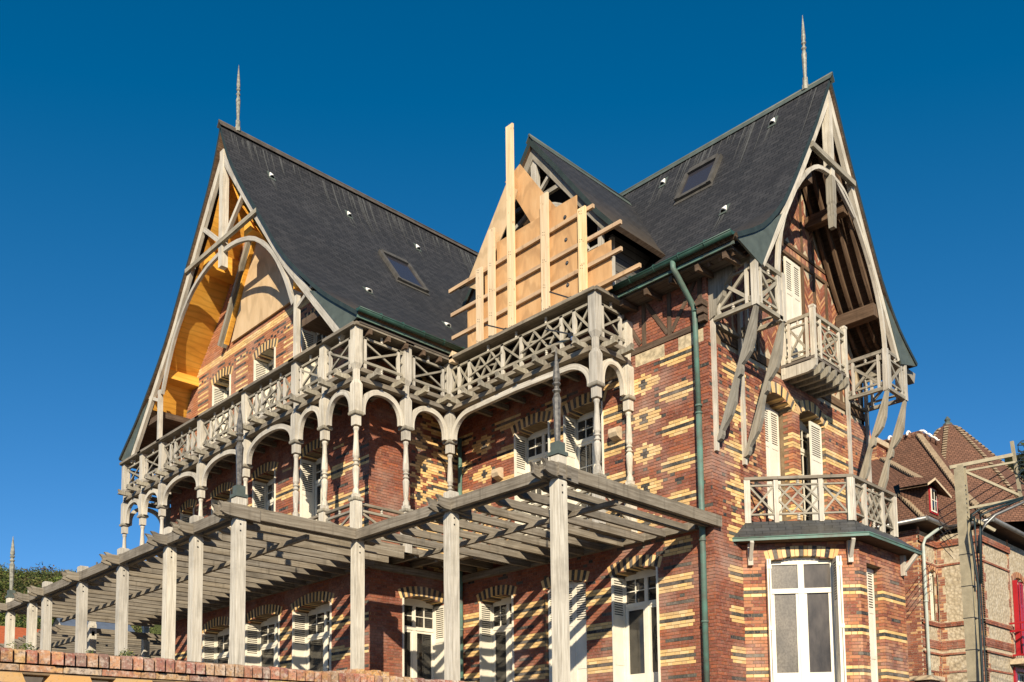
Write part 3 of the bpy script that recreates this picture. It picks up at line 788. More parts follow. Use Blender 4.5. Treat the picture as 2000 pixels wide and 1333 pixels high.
# vents and skylights
def vent(side, t, off, par):
    mb = MB(); P = Vector(roofpt(side, t, off)); a, z = sdir(PLs if side == 'L' else PRs, off)
    dn = Vector((0, -math.cos(a), -math.sin(a))) if side == 'L' else Vector((-math.cos(a), 0, -math.sin(a)))
    nn = Vector((0, -math.sin(a), math.cos(a))) if side == 'L' else Vector((-math.sin(a), 0, math.cos(a))); sd = dn.cross(nn)
    mb.hexa([P+sd*i*.10+dn*(-.14+j*.34)+nn*(.004+k*.012) for k in (0, 1) for j in (0, 1) for i in (-1, 1)], 'lead')
    seg = 8
    for i in range(seg):
        t0, t1 = math.pi*i/seg, math.pi*(i+1)/seg
        A = lambda tt, l, r: P+sd*math.cos(tt)*r+nn*(.016+math.sin(tt)*r)+dn*l
        mb.face([A(t0, -.10, .02), A(t0, .12, .085), A(t1, .12, .085), A(t1, -.10, .02)], 'white_mortar'); 
        mb.face([A(t0, .12, .085), A(t1, .12, .085), A(t1, .12, .06), A(t0, .12, .06)], 'white_mortar')
        mb.face([A(t0, .06, .06), A(t1, .06, .06), P+nn*.016+dn*.06], 'interior')
    for k in range(5):
        x0 = random.uniform(-.09, .07); L0, L1 = random.uniform(.2, .25), random.uniform(.45, .95); w0 = random.uniform(.012, .03); o2 = off+L1*math.cos(a); lt = random.uniform(-.02, .05)
        q = [Vector(roofpt(side, t+x0, off+L0*math.cos(a), .006)), Vector(roofpt(side, t+x0+w0, off+L0*math.cos(a), .006)), Vector(roofpt(side, t+x0+w0*.4+lt, o2, .006)), Vector(roofpt(side, t+x0+w0*.2+lt, o2, .006))]
        mb.face(q, 'slate_stain')
    mb.build('roof_vent', par)
for t, off in ((12.46, .52), (15.02, .54), (17.63, .52), (13.60, 3.51), (16.24, 3.56)): vent('L', t, off, roofL)
for t, off in ((10.0, .32), (13.09, .30), (10.41, 1.82)): vent('R', t, off, roofR)
def skylight(side, t0, t1, o0, o1, par):
    mb = MB(); c = [Vector(roofpt(side, t, o)) for o in (o0, o1) for t in (t0, t1)]
    up = (c[0]-c[2]).normalized(); al = (c[1]-c[0]).normalized(); nn = al.cross(up); nn = nn if nn.z > 0 else -nn
    W = (c[1]-c[0]).length; Lh = (c[0]-c[2]).length; o = c[2]
    def bx(a0, a1, b0, b1, h0, h1, m): mb.hexa([o+al*a+up*b+nn*h for h in (h0, h1) for b in (b0, b1) for a in (a0, a1)], m)
    f = .06
    bx(-.05, f, -.05, Lh+.05, -.05, .10, 'frame_dark'); bx(W-f, W+.05, -.05, Lh+.05, -.05, .10, 'frame_dark'); bx(f, W-f, -.05, f, -.05, .085, 'frame_dark'); bx(f, W-f, Lh-f, Lh+.12, -.05, .12, 'frame_dark')
    bx(-.08, W+.08, -.16, -.05, -.02, .02, 'frame_dark')
    s_ = mb.build('skylight', par); mb = MB(); bx(f, W-f, f, Lh-f, .03, .06, 'skylight_glass'); mb.build('pane', s_)
skylight('L', 15.42, 16.45, 1.55, 2.40, roofL); skylight('R', 11.3, 12.22, .50, .96, roofR)
# gutters
def gutter(a, b, par, r=.068, m='copper_green'):
    mb = MB(); a = Vector(a); b = Vector(b); d = (b-a).normalized(); sd = d.cross(Vector((0, 0, 1))).normalized(); seg = 8
    pr = [(math.cos(math.pi+math.pi*i/seg)*r, math.sin(math.pi+math.pi*i/seg)*r) for i in range(seg+1)]
    for (x0, z0), (x1, z1) in zip(pr, pr[1:]):
        q = [a+sd*x0+Vector((0, 0, z0)), b+sd*x0+Vector((0, 0, z0)), b+sd*x1+Vector((0, 0, z1)), a+sd*x1+Vector((0, 0, z1))]
        mb.face(q, m, smooth=True)
    mb.tube([a+sd*-r, b+sd*-r], .014, m, 6); mb.tube([a+sd*r, b+sd*r], .014, m, 6)
    for p in (a, b): mb.face([p+sd*x+Vector((0, 0, z)) for x, z in pr], m)
    n = int((b-a).length/.62)
    for i in range(1, n+1):
        p = a+d*(i*.6); mb.tube([p-d*.012, p+d*.012], r+.008, m, 12)
    return mb.build('gutter', par)
gutter((11.15, 16.05, 9.96), (14.45, 16.05, 9.96), roofL); gutter((14.46, 8.80, 9.90), (14.46, 12.2, 9.90), roofR)
mb = MB(); mb.box(11.2, 14.5, 16.14, 16.17, 9.80, 9.86, 'copper_pipe'); mb.cut().box(14.57, 14.60, 8.85, 12.2, 9.72, 9.78, 'copper_pipe'); mb.pieces('fascia', villa)
# eaves soffits with rafters
mb = MB()
mb.box(11.3, 14.9, 16.2, 17.36, 9.72, 9.78, 'boards'); mb.box(14.65, 15.15, 8.95, 17.3, 9.70, 9.76, 'boards')
for i in range(12): mb.beam((14.62, 9.1+i*.62, 9.62), (15.15, 9.1+i*.62, 9.66), .08, .12, 'wood_dark')
for i in range(7): mb.beam((11.6+i*.5, 16.2, 9.62), (11.6+i*.5, 17.3, 9.66), .08, .12, 'wood_dark')
mb.build('soffit', villa)
# downpipes
mb = MB()
mb.tube([(14.46, 10.16, 9.86), (14.47, 10.16, 9.72), (14.56, 10.14, 9.62), (14.93, 10.10, 9.22), (15.03, 10.09, 9.12), (15.05, 10.08, 8.98), (15.05, 10.05, 6.9)], .055, 'copper_pipe', 12)
mb.tube([(15.05, 10.05, 6.9), (15.05, 10.05, 4.72), (15.05, 10.05, ZB)], .06, 'copper_pipe', 12)
for z in (9.0, 7.05, 6.9, 4.62, 4.35, 2.75): mb.tube([(15.05, 10.05, z), (15.05, 10.05, z+.04)], .072, 'copper_pipe', 12)
mb.build('downpipe', villa)
mb = MB(); mb.tube([(15.03, 17.18, 8.3), (15.03, 17.18, ZB)], .055, 'copper_pipe', 12)
for z in (7.6, 3.4, 2.2): mb.tube([(15.03, 17.18, z), (15.03, 17.18, z+.04)], .066, 'copper_pipe', 12)
mb.build('downpipe', villa)

# plywood soffit under the left gable
SO = [(.1, 16.35), (.75, 15.18), (2.35, 13.28), (3.9, 11.8)]
mb = MB()
for s_ in (1, -1):
    for (a, b) in zip(SO, SO[1:]+[(4.45, 10.95)]):
        mb.face([(11.39, YC+s_*a[0], a[1]), (12.6, YC+s_*a[0], a[1]), (12.6, YC+s_*b[0], b[1]), (11.39, YC+s_*b[0], b[1])], 'plywood_soffit')
        o = .02
        mb.face([(11.39, YC+s_*(a[0]+o), a[1]+o), (12.6, YC+s_*(a[0]+o), a[1]+o), (12.6, YC+s_*(b[0]+o), b[1]+o), (11.39, YC+s_*(b[0]+o), b[1]+o)], 'plywood_soffit')
    # cased purlins
    mb.prism([(YC+s_*4.0, 11.68), (YC+s_*3.5, 11.68), (YC+s_*3.5, 11.95), (YC+s_*3.75, 11.92)], 'X', 11.42, 12.5, 'plywood_soffit')
    mb.prism([(YC+s_*1.45, 14.1), (YC+s_*1.0, 14.1), (YC+s_*1.0, 14.62), (YC+s_*1.2, 14.5)], 'X', 11.42, 12.5, 'plywood_soffit')
    mb.box(11.42, 12.5, min(YC+s_*3.9, YC+s_*4.95), max(YC+s_*3.9, YC+s_*4.95), 10.58, 10.76, 'wood_dark')
mb.build('soffit', villa)
# boarded panel and raking timbers in the left gable wall
mb = MB()
mb.prism([(24.0, 12.30), (19.4, 12.30), (20.4, 13.45), (22.3, 15.6)], 'X', 12.30, 12.355, 'plywood_pale')
mb.build('gable_panel', villa)
mb = MB()
mb.beam((12.24, 24.45, 12.3), (12.24, 22.25, 15.7), .12, .24, 'wood_mid', up=(1, 0, 0)); mb.beam((12.26, 24.22, 12.3), (12.26, 22.02, 15.7), .06, .13, 'plywood_soffit', up=(1, 0, 0))
mb.build('raking_timber', villa)

# ------------------------------------------------------------------ gable trusses
def truss(plane, a, b, c, sgn_list, outer, foot, bw, kbot, ktop, tiez, tiehalf, archpts, postoff, postz, king_w=.2, strut=None, extra=None, aw=.11):
    par = None
    o0 = MB()
    for s_ in (-1, 1):
        mb_ = MB(); inner = []
        for i_, p in enumerate(outer):
            q0 = Vector(outer[max(0, i_-1)]); q1 = Vector(outer[min(len(outer)-1, i_+1)]); d = (q1-q0).normalized(); n_ = Vector((-d[1], d[0]))
            if n_[0] < 0: n_ = -n_
            inner.append((p[0]-n_[0]*bw, p[1]-n_[1]*bw) if i_ else (0, p[1]-bw/n_[1]))
        for k_ in range(len(outer)-1):
            A0, A1, B0, B1 = outer[k_], outer[k_+1], inner[k_], inner[k_+1]
            mb_.prism([(c+s_*max(0, p[0]), p[1]) for p in (A0, A1, B1, B0)], plane, a, b, 'wood_pale', along=math.atan2(A1[1]-A0[1], s_*(A1[0]-A0[0])))
        ob = mb_.build('bargeboard', villa)
        if s_ == -1: par = ob
    mk = MB()
    if plane == 'X': mk.box(a-.02, b+.06, c-king_w/2, c+king_w/2, kbot, ktop, 'wood_pale')
    else: mk.box(c-king_w/2, c+king_w/2, a-.02, b+.06, kbot, ktop, 'wood_pale')
    mk.build('king_post', villa)
    mt = MB()
    p0 = (a-.03, c-tiehalf, tiez) if plane == 'X' else (c-tiehalf, a-.03, tiez); p1 = (a-.03, c+tiehalf, tiez) if plane == 'X' else (c+tiehalf, a-.03, tiez)
    mt.beam(p0, p1, .09, .12, 'wood_mid')
    mt.build('tie_beam', villa)
    if strut:
        for s_ in (-1, 1):
            ms = MB(); (x0, z0), (x1, z1) = strut
            P = lambda x, z: (a+.06, c+s_*x, z) if plane == 'X' else (c+s_*x, a+.06, z)
            ms.beam(P(x0, z0), P(x1, z1), .09, .12, 'wood_pale'); ms.build('strut', villa)
    ma = MB(); full = [(c-x, z) for x, z in archpts[::-1]]+[(c+x, z) for x, z in archpts[1:]]
    ma.band(full, aw, plane, a+.02, b, 'wood_pale'); ma.build('arch_brace', villa)
    for s_ in (-1, 1):
        mp = MB(); q = c+s_*postoff
        if plane == 'X': mp.box(a+.01, b+.02, q-.07, q+.07, postz[0], postz[1], 'wood_pale')
        else: mp.box(q-.06, q+.06, a+.01, b+.02, postz[0], postz[1], 'wood_pale')
        mp.build('truss_post', villa)
truss('X', 11.27, 11.37, YC, 0, [(0, 16.95), (1.9, 14.40), (3.44, 12.40), (4.82, 10.88), (5.87, 9.72)], (5.95, 9.72), .20, 13.62, 16.95, 14.29, 2.03,
      resample([(0, 14.08), (.83, 14.0), (1.80, 13.66), (2.68, 12.92), (3.28, 12.05), (3.68, 11.2)], 3), 3.82, (9.74, 11.35), strut=((.12, 14.4), (1.12, 15.2)))
mb = MB()
for s_ in (-1, 1): mb.cut().beam((11.33, YC+s_*3.85, 11.05), (11.33, YC+s_*4.55, 11.35), .07, .09, 'wood_pale')
mb.pieces('strut', villa)
# curved arch from rail up in the street gable
truss('Y', 8.80, 8.90, XC, 0, [(0, 14.95), (.8, 13.58), (1.56, 12.28), (2.27, 11.15), (3.2, 9.72)], (3.55, 9.55), .16, 12.9, 14.75, 13.15, 1.0,
      resample([(0, 12.98), (.6, 12.86), (1.15, 12.45), (1.85, 11.6), (2.3, 10.7), (2.46, 9.9), (2.46, 9.3)], 3), 2.46, (8.75, 9.4), strut=None, king_w=.15, aw=.085)
mb = MB(); mb.sq(XC, 8.85, [(.07, 12.9), (.08, 12.75), (.08, 12.3), (.068, 12.25), (.074, 12.18), (.068, 12.1), (.074, 12.03), (.068, 11.98), (.06, 11.72)], 'wood_mid'); mb.build('pendant', villa)
mb = MB(); mb.beam((XC+.15, 8.86, 13.0), (XC+1.1, 8.86, 12.45), .06, .09, 'wood_pale'); mb.build('strut', villa)
# lead cheek plates between barge and slates at the feet
mb = MB()
for s_ in (-1, 1):
    mb.cut().prism([(YC+s_*4.5, 11.2), (YC+s_*5.87, 9.72), (YC+s_*6.5, 9.86), (YC+s_*5.6, 10.5), (YC+s_*5.0, 10.98)], 'X', 11.25, 11.30, 'lead')
    mb.cut().prism([(XC+s_*2.35, 11.02), (XC+s_*3.2, 9.60), (XC+s_*4.12, 9.82), (XC+s_*3.15, 10.38)], 'Y', 8.78, 8.82, 'lead')
mb.pieces('verge_plate', villa)
# rafters and purlins of the street gable
mb = MB()
for y in (9.02, 9.28, 9.54, 9.80):
    for s_ in (-1, 1):
        mb.cut()
        for (p, q) in zip(PR[1:], PR[2:]):
            mb.beam((XC+s_*(p[0]-.22), y, p[1]-.20), (XC+s_*(q[0]-.22), y, q[1]-.20), .07, .12, 'wood_dark')
mb.pieces('rafter', villa)
mb = MB()
for s_ in (-1, 1):
    mb.cut().box(*sorted((XC+s_*.95, XC+s_*.72)), 8.92, 9.86, 12.46, 12.72, 'wood_dark')
    mb.cut().box(*sorted((XC+s_*2.35, XC+s_*2.08)), 8.92, 9.86, 10.5, 10.80, 'wood_dark')
mb.pieces('purlin', villa)

# dormer -------------------------------------------------------------------------------------
mb = MB()
mb.box(15.17, 19, 12.22, 12.30, 9.9, 11.62, 'cladding'); mb.cut().box(15.17, 19, 15.9, 15.98, 9.9, 11.62, 'cladding')
mb.uv = [(u, v) for u, v in mb.uv]
mb.pieces('dormer_cheek', villa)
mb = MB(); mb.prism([(12.3, 9.9), (15.9, 9.9), (15.9, 11.6), (14.1, 14.1), (12.3, 11.6)], 'X', 15.2, 15.3, 'interior'); mb.build('dormer_wall', villa)
mb = MB()
for s_ in (-1, 1):
    pts = [(0, 14.42), (1.95, 11.78), (2.3, 11.42), (2.05, 11.40), (0, 14.02)]
    mb.prism([(YD+s_*x, z) for x, z in pts], 'X', 14.63, 14.71, 'wood_mid', along=math.atan2(-1.35, s_))
    mb.prism([(YD+s_*x, z) for x, z in ((1.95, 11.78), (2.4, 11.30), (2.3, 11.42))], 'X', 14.60, 14.64, 'lead')
mb.build('bargeboard', villa)
mb = MB(); G = 'wood_pale'
mb.box(14.66, 14.78, YD-.09, YD+.09, 13.3, 14.3, G); mb.beam((14.7, YD-.95, 13.05), (14.7, YD+.95, 13.05), .08, .10, 'wood_mid'); mb.beam((14.7, YD-.05, 13.1), (14.7, YD-.6, 13.55), .07, .08, G); mb.beam((14.7, YD+.05, 13.1), (14.7, YD+.6, 13.55), .07, .08, G)
mb.band(resample([(YD-1.55, 11.2), (YD-1.35, 11.9), (YD-.9, 12.5), (YD, 12.85), (YD+.9, 12.5), (YD+1.35, 11.9), (YD+1.55, 11.2)], 3), .09, 'X', 14.67, 14.75, G)
for y in (YD-1.9, YD-1.35, YD+1.35, YD+1.9): mb.box(14.70, 14.80, y-.05, y+.05, 9.9, 11.75, G)
for z in (11.2, 10.95): mb.beam((14.74, YD-1.9, z), (14.74, YD-1.35, z), .05, .05, G); mb.beam((14.74, YD+1.9, z), (14.74, YD+1.35, z), .05, .05, G)
for y0, y1 in ((YD-1.9, YD-1.35), (YD+1.35, YD+1.9)):
    mb.beam((14.74, y0, 10.1), (14.74, y1, 10.9), .05, .05, G); mb.beam((14.745, y1, 10.1), (14.745, y0, 10.9), .05, .05, G)
for x0, x1 in ((14.75, 15.1),):
    mb.beam((x0, 12.2, 10.2), (x1, 12.2, 10.95), .05, .05, G); mb.beam((x0, 12.2, 11.2), (x1, 12.2, 10.6), .05, .05, G); mb.box(15.08, 15.16, 12.15, 12.25, 9.95, 11.5, G)
mb.build('dormer_frame', villa)

# ------------------------------------------------------------------ galleries
TURN = [(.075, .0), (.075, .10), (.062, .105), (.066, .12), (.05, .14), (.048, .16), (.055, .22), (.062, .33), (.072, .50), (.078, .58), (.06, .62), (.045, .64), (.072, .66), (.075, .68), (.048, .70), (.046, .73), (.072, .75), (.075, .77), (.05, .79), (.064, .82), (.074, .85), (.068, 1.0), (.055, 1.2), (.048, 1.38), (.05, 1.42), (.066, 1.47), (.066, 1.49), (.052, 1.51)]
def post(x, y, par, lower=True, ztop=9.66, half=False):
    mb = MB(); A = 'wood_pale'; r = .098
    mb.sq(x, y, [(r, 7.78), (r, 8.40), (.055, 8.50), (.055, 8.74), (r, 8.86), (r, ztop)], A)
    mb.sq(x, y, [(.118, 7.70), (.128, 7.72), (.128, 7.76), (.11, 7.78)], 'wood_mid')
    mb.sq(x, y, [(.078, 7.47), (.078, 7.70)], A)
    prof = [(r_, 5.93+h) for r_, h in TURN]
    mb.lathe(x, y, prof, 12, A, smooth=False)
    mb.sq(x, y, [(.07, 5.86), (.07, 5.95)], A); mb.sq(x, y, [(.115, 5.79), (.125, 5.81), (.115, 5.86)], 'wood_mid')
    mb.sq(x, y, [(.095, 4.85), (.095, 5.79)], A)
    mb.build('column', par)
def spindle(mb, x, y, z0, z1, r=.035):
    h = z1-z0; mb.lathe(x, y, [(r, z0), (r, z0+h*.2), (r*.6, z0+h*.25), (r*.6, z0+h*.38), (r, z0+h*.42), (r, z0+h*.58), (r*.6, z0+h*.62), (r*.6, z0+h*.75), (r, z0+h*.8), (r, z1)], 8, 'wood_pale')
BAYN = [0]
def bay(par, A, B, out, style='short', n=2.3, lower=True):
    """one bay of a gallery between posts A and B (plan points); out: outward unit vector"""
    A = Vector((*A, 0)); B = Vector((*B, 0)); d = (B-A); L = d.length; e = d/L; o = Vector((*out, 0))
    P = lambda s_, z, k=0.0: A+e*s_+o*k+Vector((0, 0, z))
    mb = MB(); G = 'wood_mid'
    bm_ = lambda s0, z0, s1, z1, w_, h_, k=0.0, m=G: mb.beam(P(s0, z0, k), P(s1, z1, k), w_, h_, m)
    a, b = .1, L-.1
    BAYN[0] += 1; zo = .004*(BAYN[0] % 3); bm_(-.12, 9.705+zo, L+.12, 9.705+zo, .34, .07, 0, 'wood_grey')
    bm_(a, 9.51, b, 9.51, .06, .05); bm_(a, 8.96, b, 8.96, .07, .06); bm_(a-.02, 8.76, b+.02, 8.76, .14, .09, -.02, 'wood_grey')
    bm_(a-.02, 8.53, b+.02, 8.53, .16, .10, 0, 'wood_grey')
    def cross(s0, s1, z0=8.99, z1=9.48, k=.012, w_=.045):
        bm_(s0, z0, s1, z1, .035, w_, k); bm_(s0, z1, s1, z0, .035, w_, -k)
    def stick(s0, w_=.07, k=.0): bm_(s0, 8.8, s0, 9.50, .05, w_, k, 'wood_pale') if False else mb.box(*sorted((P(s0-w_/2, 0, -.03).x, P(s0+w_/2, 0, .03).x)), *sorted((P(s0-w_/2, 0, -.03).y, P(s0+w_/2, 0, .03).y)), 8.82, 9.53, 'wood_pale')
    if style == 'short':
        stick(.22); stick(L-.22); cross(.12, L-.12, 8.82 if False else 8.99, 9.48); spindle(mb, *P(L/2, 0)[:2], 9.53, 9.67); spindle(mb, *P(L/2, 0)[:2], 8.81, 8.93)
        for s_ in (.16, L-.16): bm_(s_-.06, 9.25, s_+.06, 9.25, .03, .03)
    else:
        k = {'long': [0, .22, .34, .66, .78, 1.0], 'wide': [.0, .12, .20, .465, .595, .84, .92, 1.0]}[style]
        cuts = [max(.12, min(L-.12, L*x)) for x in k]
        for c in cuts[1:-1]: stick(c, .085, 0); 
        for i, (p, q) in enumerate(zip(cuts, cuts[1:])):
            w_ = q-p
            if w_ < .62: cross(p, q); 
            else:
                m_ = max(2, round(w_/.42))
                for j in range(m_):
                    s0, s1 = p+w_*j/m_, p+w_*(j+1)/m_
                    cross(s0, s1)
                # flatter long braces over the lattice
                bm_(p, 9.34, q, 9.12, .03, .04, .03); bm_(p, 9.12, q, 9.34, .03, .04, -.03)
        for s_ in (L*.3, L*.5, L*.7): spindle(mb, *P(s_, 0)[:2], 9.53, 9.67); spindle(mb, *P(s_, 0)[:2], 8.81, 8.93)
    mb.build('railing', par)
    # joist ends
    mb = MB(); nj = max(2, round(L/.57)); 
    for j in range(nj):
        s_ = L*(j+.5)/nj; c = P(s_, 0); mb.cut()
        prof = [(-.10, 8.585), (-.10, 8.705), (.10, 8.70), (.20, 8.67), (.26, 8.70), (.36, 8.745), (.33, 8.66), (.37, 8.60), (.27, 8.59), (.12, 8.585)]
        w_ = .055; tri = []
        for sg in (-1, 1): tri.append([c+o*p+e*w_*sg+Vector((0, 0, z)) for p, z in prof])
        mb.face(tri[0], 'wood_mid'); mb.face(tri[1][::-1], 'wood_mid')
        for i in range(len(prof)):
            j2 = (i+1) % len(prof); mb.face([tri[0][i], tri[1][i], tri[1][j2], tri[0][j2]], 'wood_mid')
        bdy = c-o*.1; mb.beam(bdy+Vector((0, 0, 8.64)), bdy-o*1.0+Vector((0, 0, 8.64)), .09, .12, 'wood_grey')
    mb.pieces('joist', par, fixn=True)
    # arch
    mb = MB(); zc, rs = 8.42, .66; hs = (L-.2)/2; pts = []
    zs = 7.82; rise = zc-.055-zs
    if style == 'wide':
        ce = .62
        for i in range(13):
            t = math.pi/2*i/12; pts.append((.1+.05+ce*(1-math.cos(t)), zs+rise*math.sin(t)*.93))
        pts.append((L/2, zs+rise)); pts += [(L-p[0], p[1]) for p in pts[-2::-1]]
    else:
        for i in range(25):
            t = math.pi*i/24; c_, s_ = math.cos(t), math.sin(t)
            pts.append((L/2-(hs-.05)*math.copysign(abs(c_)**(2/n), c_), zs+rise*abs(s_)**(2/n)))
    pts = [(pts[0][0], 7.76)]+pts+[(pts[-1][0], 7.76)]
    plane = 'X' if abs(e.y) > .5 else 'Y'; base = A.y if plane == 'X' else A.x; sg = (e.y if plane == 'X' else e.x); fix = A.x if plane == 'X' else A.y
    mb.band([(base+sg*p, z) for p, z in pts], .115, plane, fix-.05, fix+.05, 'wood_pale')
    sp = [L/2] if style != 'wide' else [L*.25, L*.5, L*.75]
    for s_ in sp: spindle(mb, *P(s_, 0)[:2], 8.40, 8.49, .03)
    mb.build('arch', par)
    if lower:
        mb = MB(); bm_ = lambda s0, z0, s1, z1, w_, h_, k=0.0, m=G: mb.beam(P(s0, z0, k), P(s1, z1, k), w_, h_, m)
        bm_(a, 5.75, b, 5.75, .09, .055, 0, 'wood_grey'); bm_(a, 5.60, b, 5.60, .06, .05); bm_(a, 5.08, b, 5.08, .06, .06)
        m_ = max(1, round(L/1.2))
        for j in range(m_):
            s0, s1 = .1+(L-.2)*j/m_, .1+(L-.2)*(j+1)/m_
            bm_(s0, 5.1, s1, 5.58, .035, .05, .012); bm_(s0, 5.58, s1, 5.1, .035, .05, -.012); spindle(mb, *P((s0+s1)/2, 0)[:2], 5.625, 5.725)
        bm_(0, 4.92, L, 4.92, .16, .14, 0, 'wood_grey')
        mb.build('railing', par)
GX, GY = 11.34, 16.38
mb = MB()       # decks of the upper and lower gallery = the gallery part itself
mb.box(11.42, 12.38, 17.3, 28.0, 8.80, 8.86, 'boards'); mb.box(11.42, 14.1, 16.46, 17.36, 8.80, 8.86, 'boards'); mb.box(14.1, 15.15, 11.88, 17.36, 8.80, 8.86, 'boards')
mb.box(11.42, 12.38, 17.3, 28.0, 4.93, 4.99, 'boards'); mb.box(11.42, 14.1, 16.46, 17.36, 4.93, 4.99, 'boards'); mb.box(14.1, 15.15, 11.88, 17.36, 4.93, 4.99, 'boards')
for i in range(19): mb.beam((11.4, 17.5+i*.6, 4.86), (12.38, 17.5+i*.6, 4.86), .08, .13, 'wood_grey')
for i in range(9): mb.beam((14.05, 12.1+i*.58, 4.86), (15.15, 12.1+i*.58, 4.86), .08, .13, 'wood_grey')
for i in range(4): mb.beam((11.8+i*.6, 16.4, 4.86), (11.8+i*.6, 17.36, 4.86), .08, .13, 'wood_grey')
mb.box(12.25, 12.375, 17.4, 28, 4.62, 4.78, 'wood_grey'); mb.box(15.02, 15.147, 10.2, 17.3, 4.62, 4.78, 'wood_grey'); mb.box(12.4, 15.1, 17.23, 17.357, 4.62, 4.78, 'wood_grey')
gal = mb.build('gallery', villa)
YS = [16.38, 17.61, 18.83, 21.25, 23.73, 26.21, 27.58, 28.94]
for y in YS: post(GX, y, gal, ztop=9.67)
for i, (a, b) in enumerate(zip(YS, YS[1:])): bay(gal, (GX, a), (GX, b), (-1, 0), 'short' if b-a < 1.6 else 'long')
post(12.70, GY, gal); post(14.02, GY, gal)
bay(gal, (GX, GY), (12.70, GY), (0, -1)); bay(gal, (12.70, GY), (14.02, GY), (0, -1))
post(14.02, 11.80, gal, ztop=9.67); bay(gal, (14.02, 11.80), (14.02, GY), (-1, 0), 'wide')
bay(gal, (14.02, 11.80), (15.05, 11.80), (0, -1)); post(15.05, 11.80, gal, ztop=9.4)
post(12.70, 28.94, gal); bay(gal, (GX, 28.94), (12.70, 28.94), (0, 1), lower=False); bay(gal, (12.70, 28.94), (14.0, 28.94), (0, 1), lower=False); post(14.0, 28.94, gal)

# ------------------------------------------------------------------ bracketed boxes of the street gable
def bracket_box(x0, x1, left):
    mb = MB(); y0, y1 = 8.85, 9.83; z0, z1 = 8.80, 9.72; G = 'wood_mid'
    for x, y in ((x0, y0), (x1, y0)): mb.box(x-.056, x+.056, y-.056, y+.056, z0-.032, z1+.05, 'wood_pale')
    for x in (x0, x1): mb.box(x-.05, x+.05, y1-.05, y1+.02, 6.15 if x == x0 else 6.1, z1, 'wood_pale')
    ed = [((x0, y0), (x1, y0)), ((x0, y0), (x0, y1)), ((x1, y0), (x1, y1))]
    for (a, b) in ed:
        for z, w_ in ((z0+.02, .08), (z0+.17, .045), (z1-.17, .045), (z1, .08)): mb.beam((*a, z), (*b, z), w_, w_, G)
        mb.beam((*a, z0+.04), (*b, z1-.02), .04, .065, G); mb.beam((a[0]+.01, a[1]+.01, z1-.02), (b[0]+.01, b[1]+.01, z0+.04), .04, .065, G)
        for t in (.18, .82): 
            px, py = a[0]+(b[0]-a[0])*t, a[1]+(b[1]-a[1])*t; mb.box(px-.03, px+.03, py-.03, py+.03, z0, z1, 'wood_pale')
        spindle(mb, (a[0]+b[0])/2, (a[1]+b[1])/2, z0+.05, z0+.16); spindle(mb, (a[0]+b[0])/2, (a[1]+b[1])/2, z1-.15, z1-.03)
    mb.beam((x0, y1, z0), (x1, y1, z0), .07, .07, G)
    bb = mb.build('bracket_box', villa)
    for x in (x0+.02, x1-.02):
        mb = MB(); zt, zb = z0-.02, 6.35 if x < (x0+x1)/2 else 6.25
        # straight back edge, scalloped belly (y grows towards the wall)
        a = Vector((y0+.02, zt)); b = Vector((y1-.04, zb)); d = b-a; n_ = Vector((d[1], -d[0])).normalized(); n_ = n_ if n_[0] > 0 else -n_
        n_ = -n_ if n_[1] > 0 else n_
        belly = [(0, .06), (.06, .09), (.14, .15), (.24, .22), (.33, .225), (.40, .15), (.43, .10), (.46, .14), (.50, .155), (.53, .09), (.60, .115), (.70, .19), (.80, .19), (.88, .11), (.92, .08), (.95, .11), (.98, .10), (1.0, .04)]
        # belly hangs away from the wall's foot side
        m_ = Vector((1, -.33)).normalized()
        pts = [tuple(a), *[tuple(a+d*t+Vector((.9, -.1))*0+n_*-0 + Vector((-abs(n_[0]), -abs(n_[1])))*w_*.9) for t, w_ in belly], tuple(b)]
        mb.prism(pts, 'X', x-.055, x+.055, 'wood_mid', along=math.atan2(d[1], d[0])); mb.build('bracket', bb, fixn=True)
    return bb
bracket_box(15.28, 16.30, True); bracket_box(21.10, 22.12, False)
mb = MB(); mb.box(22.05, 22.2, 8.9, 9.9, 9.6, 9.75, 'wood_mid'); mb.prism([(9.0, 9.6), (9.0, 9.3), (9.15, 9.3), (9.2, 9.6)], 'X', 22.4, 22.55, 'wood_mid')
mb.prism([(22.2, 9.78), (23.1, 9.78), (23.0, 9.5), (22.7, 9.62), (22.2, 9.6)], 'Y', 8.95, 9.1, 'wood_mid'); mb.build('eaves_bracket', villa)

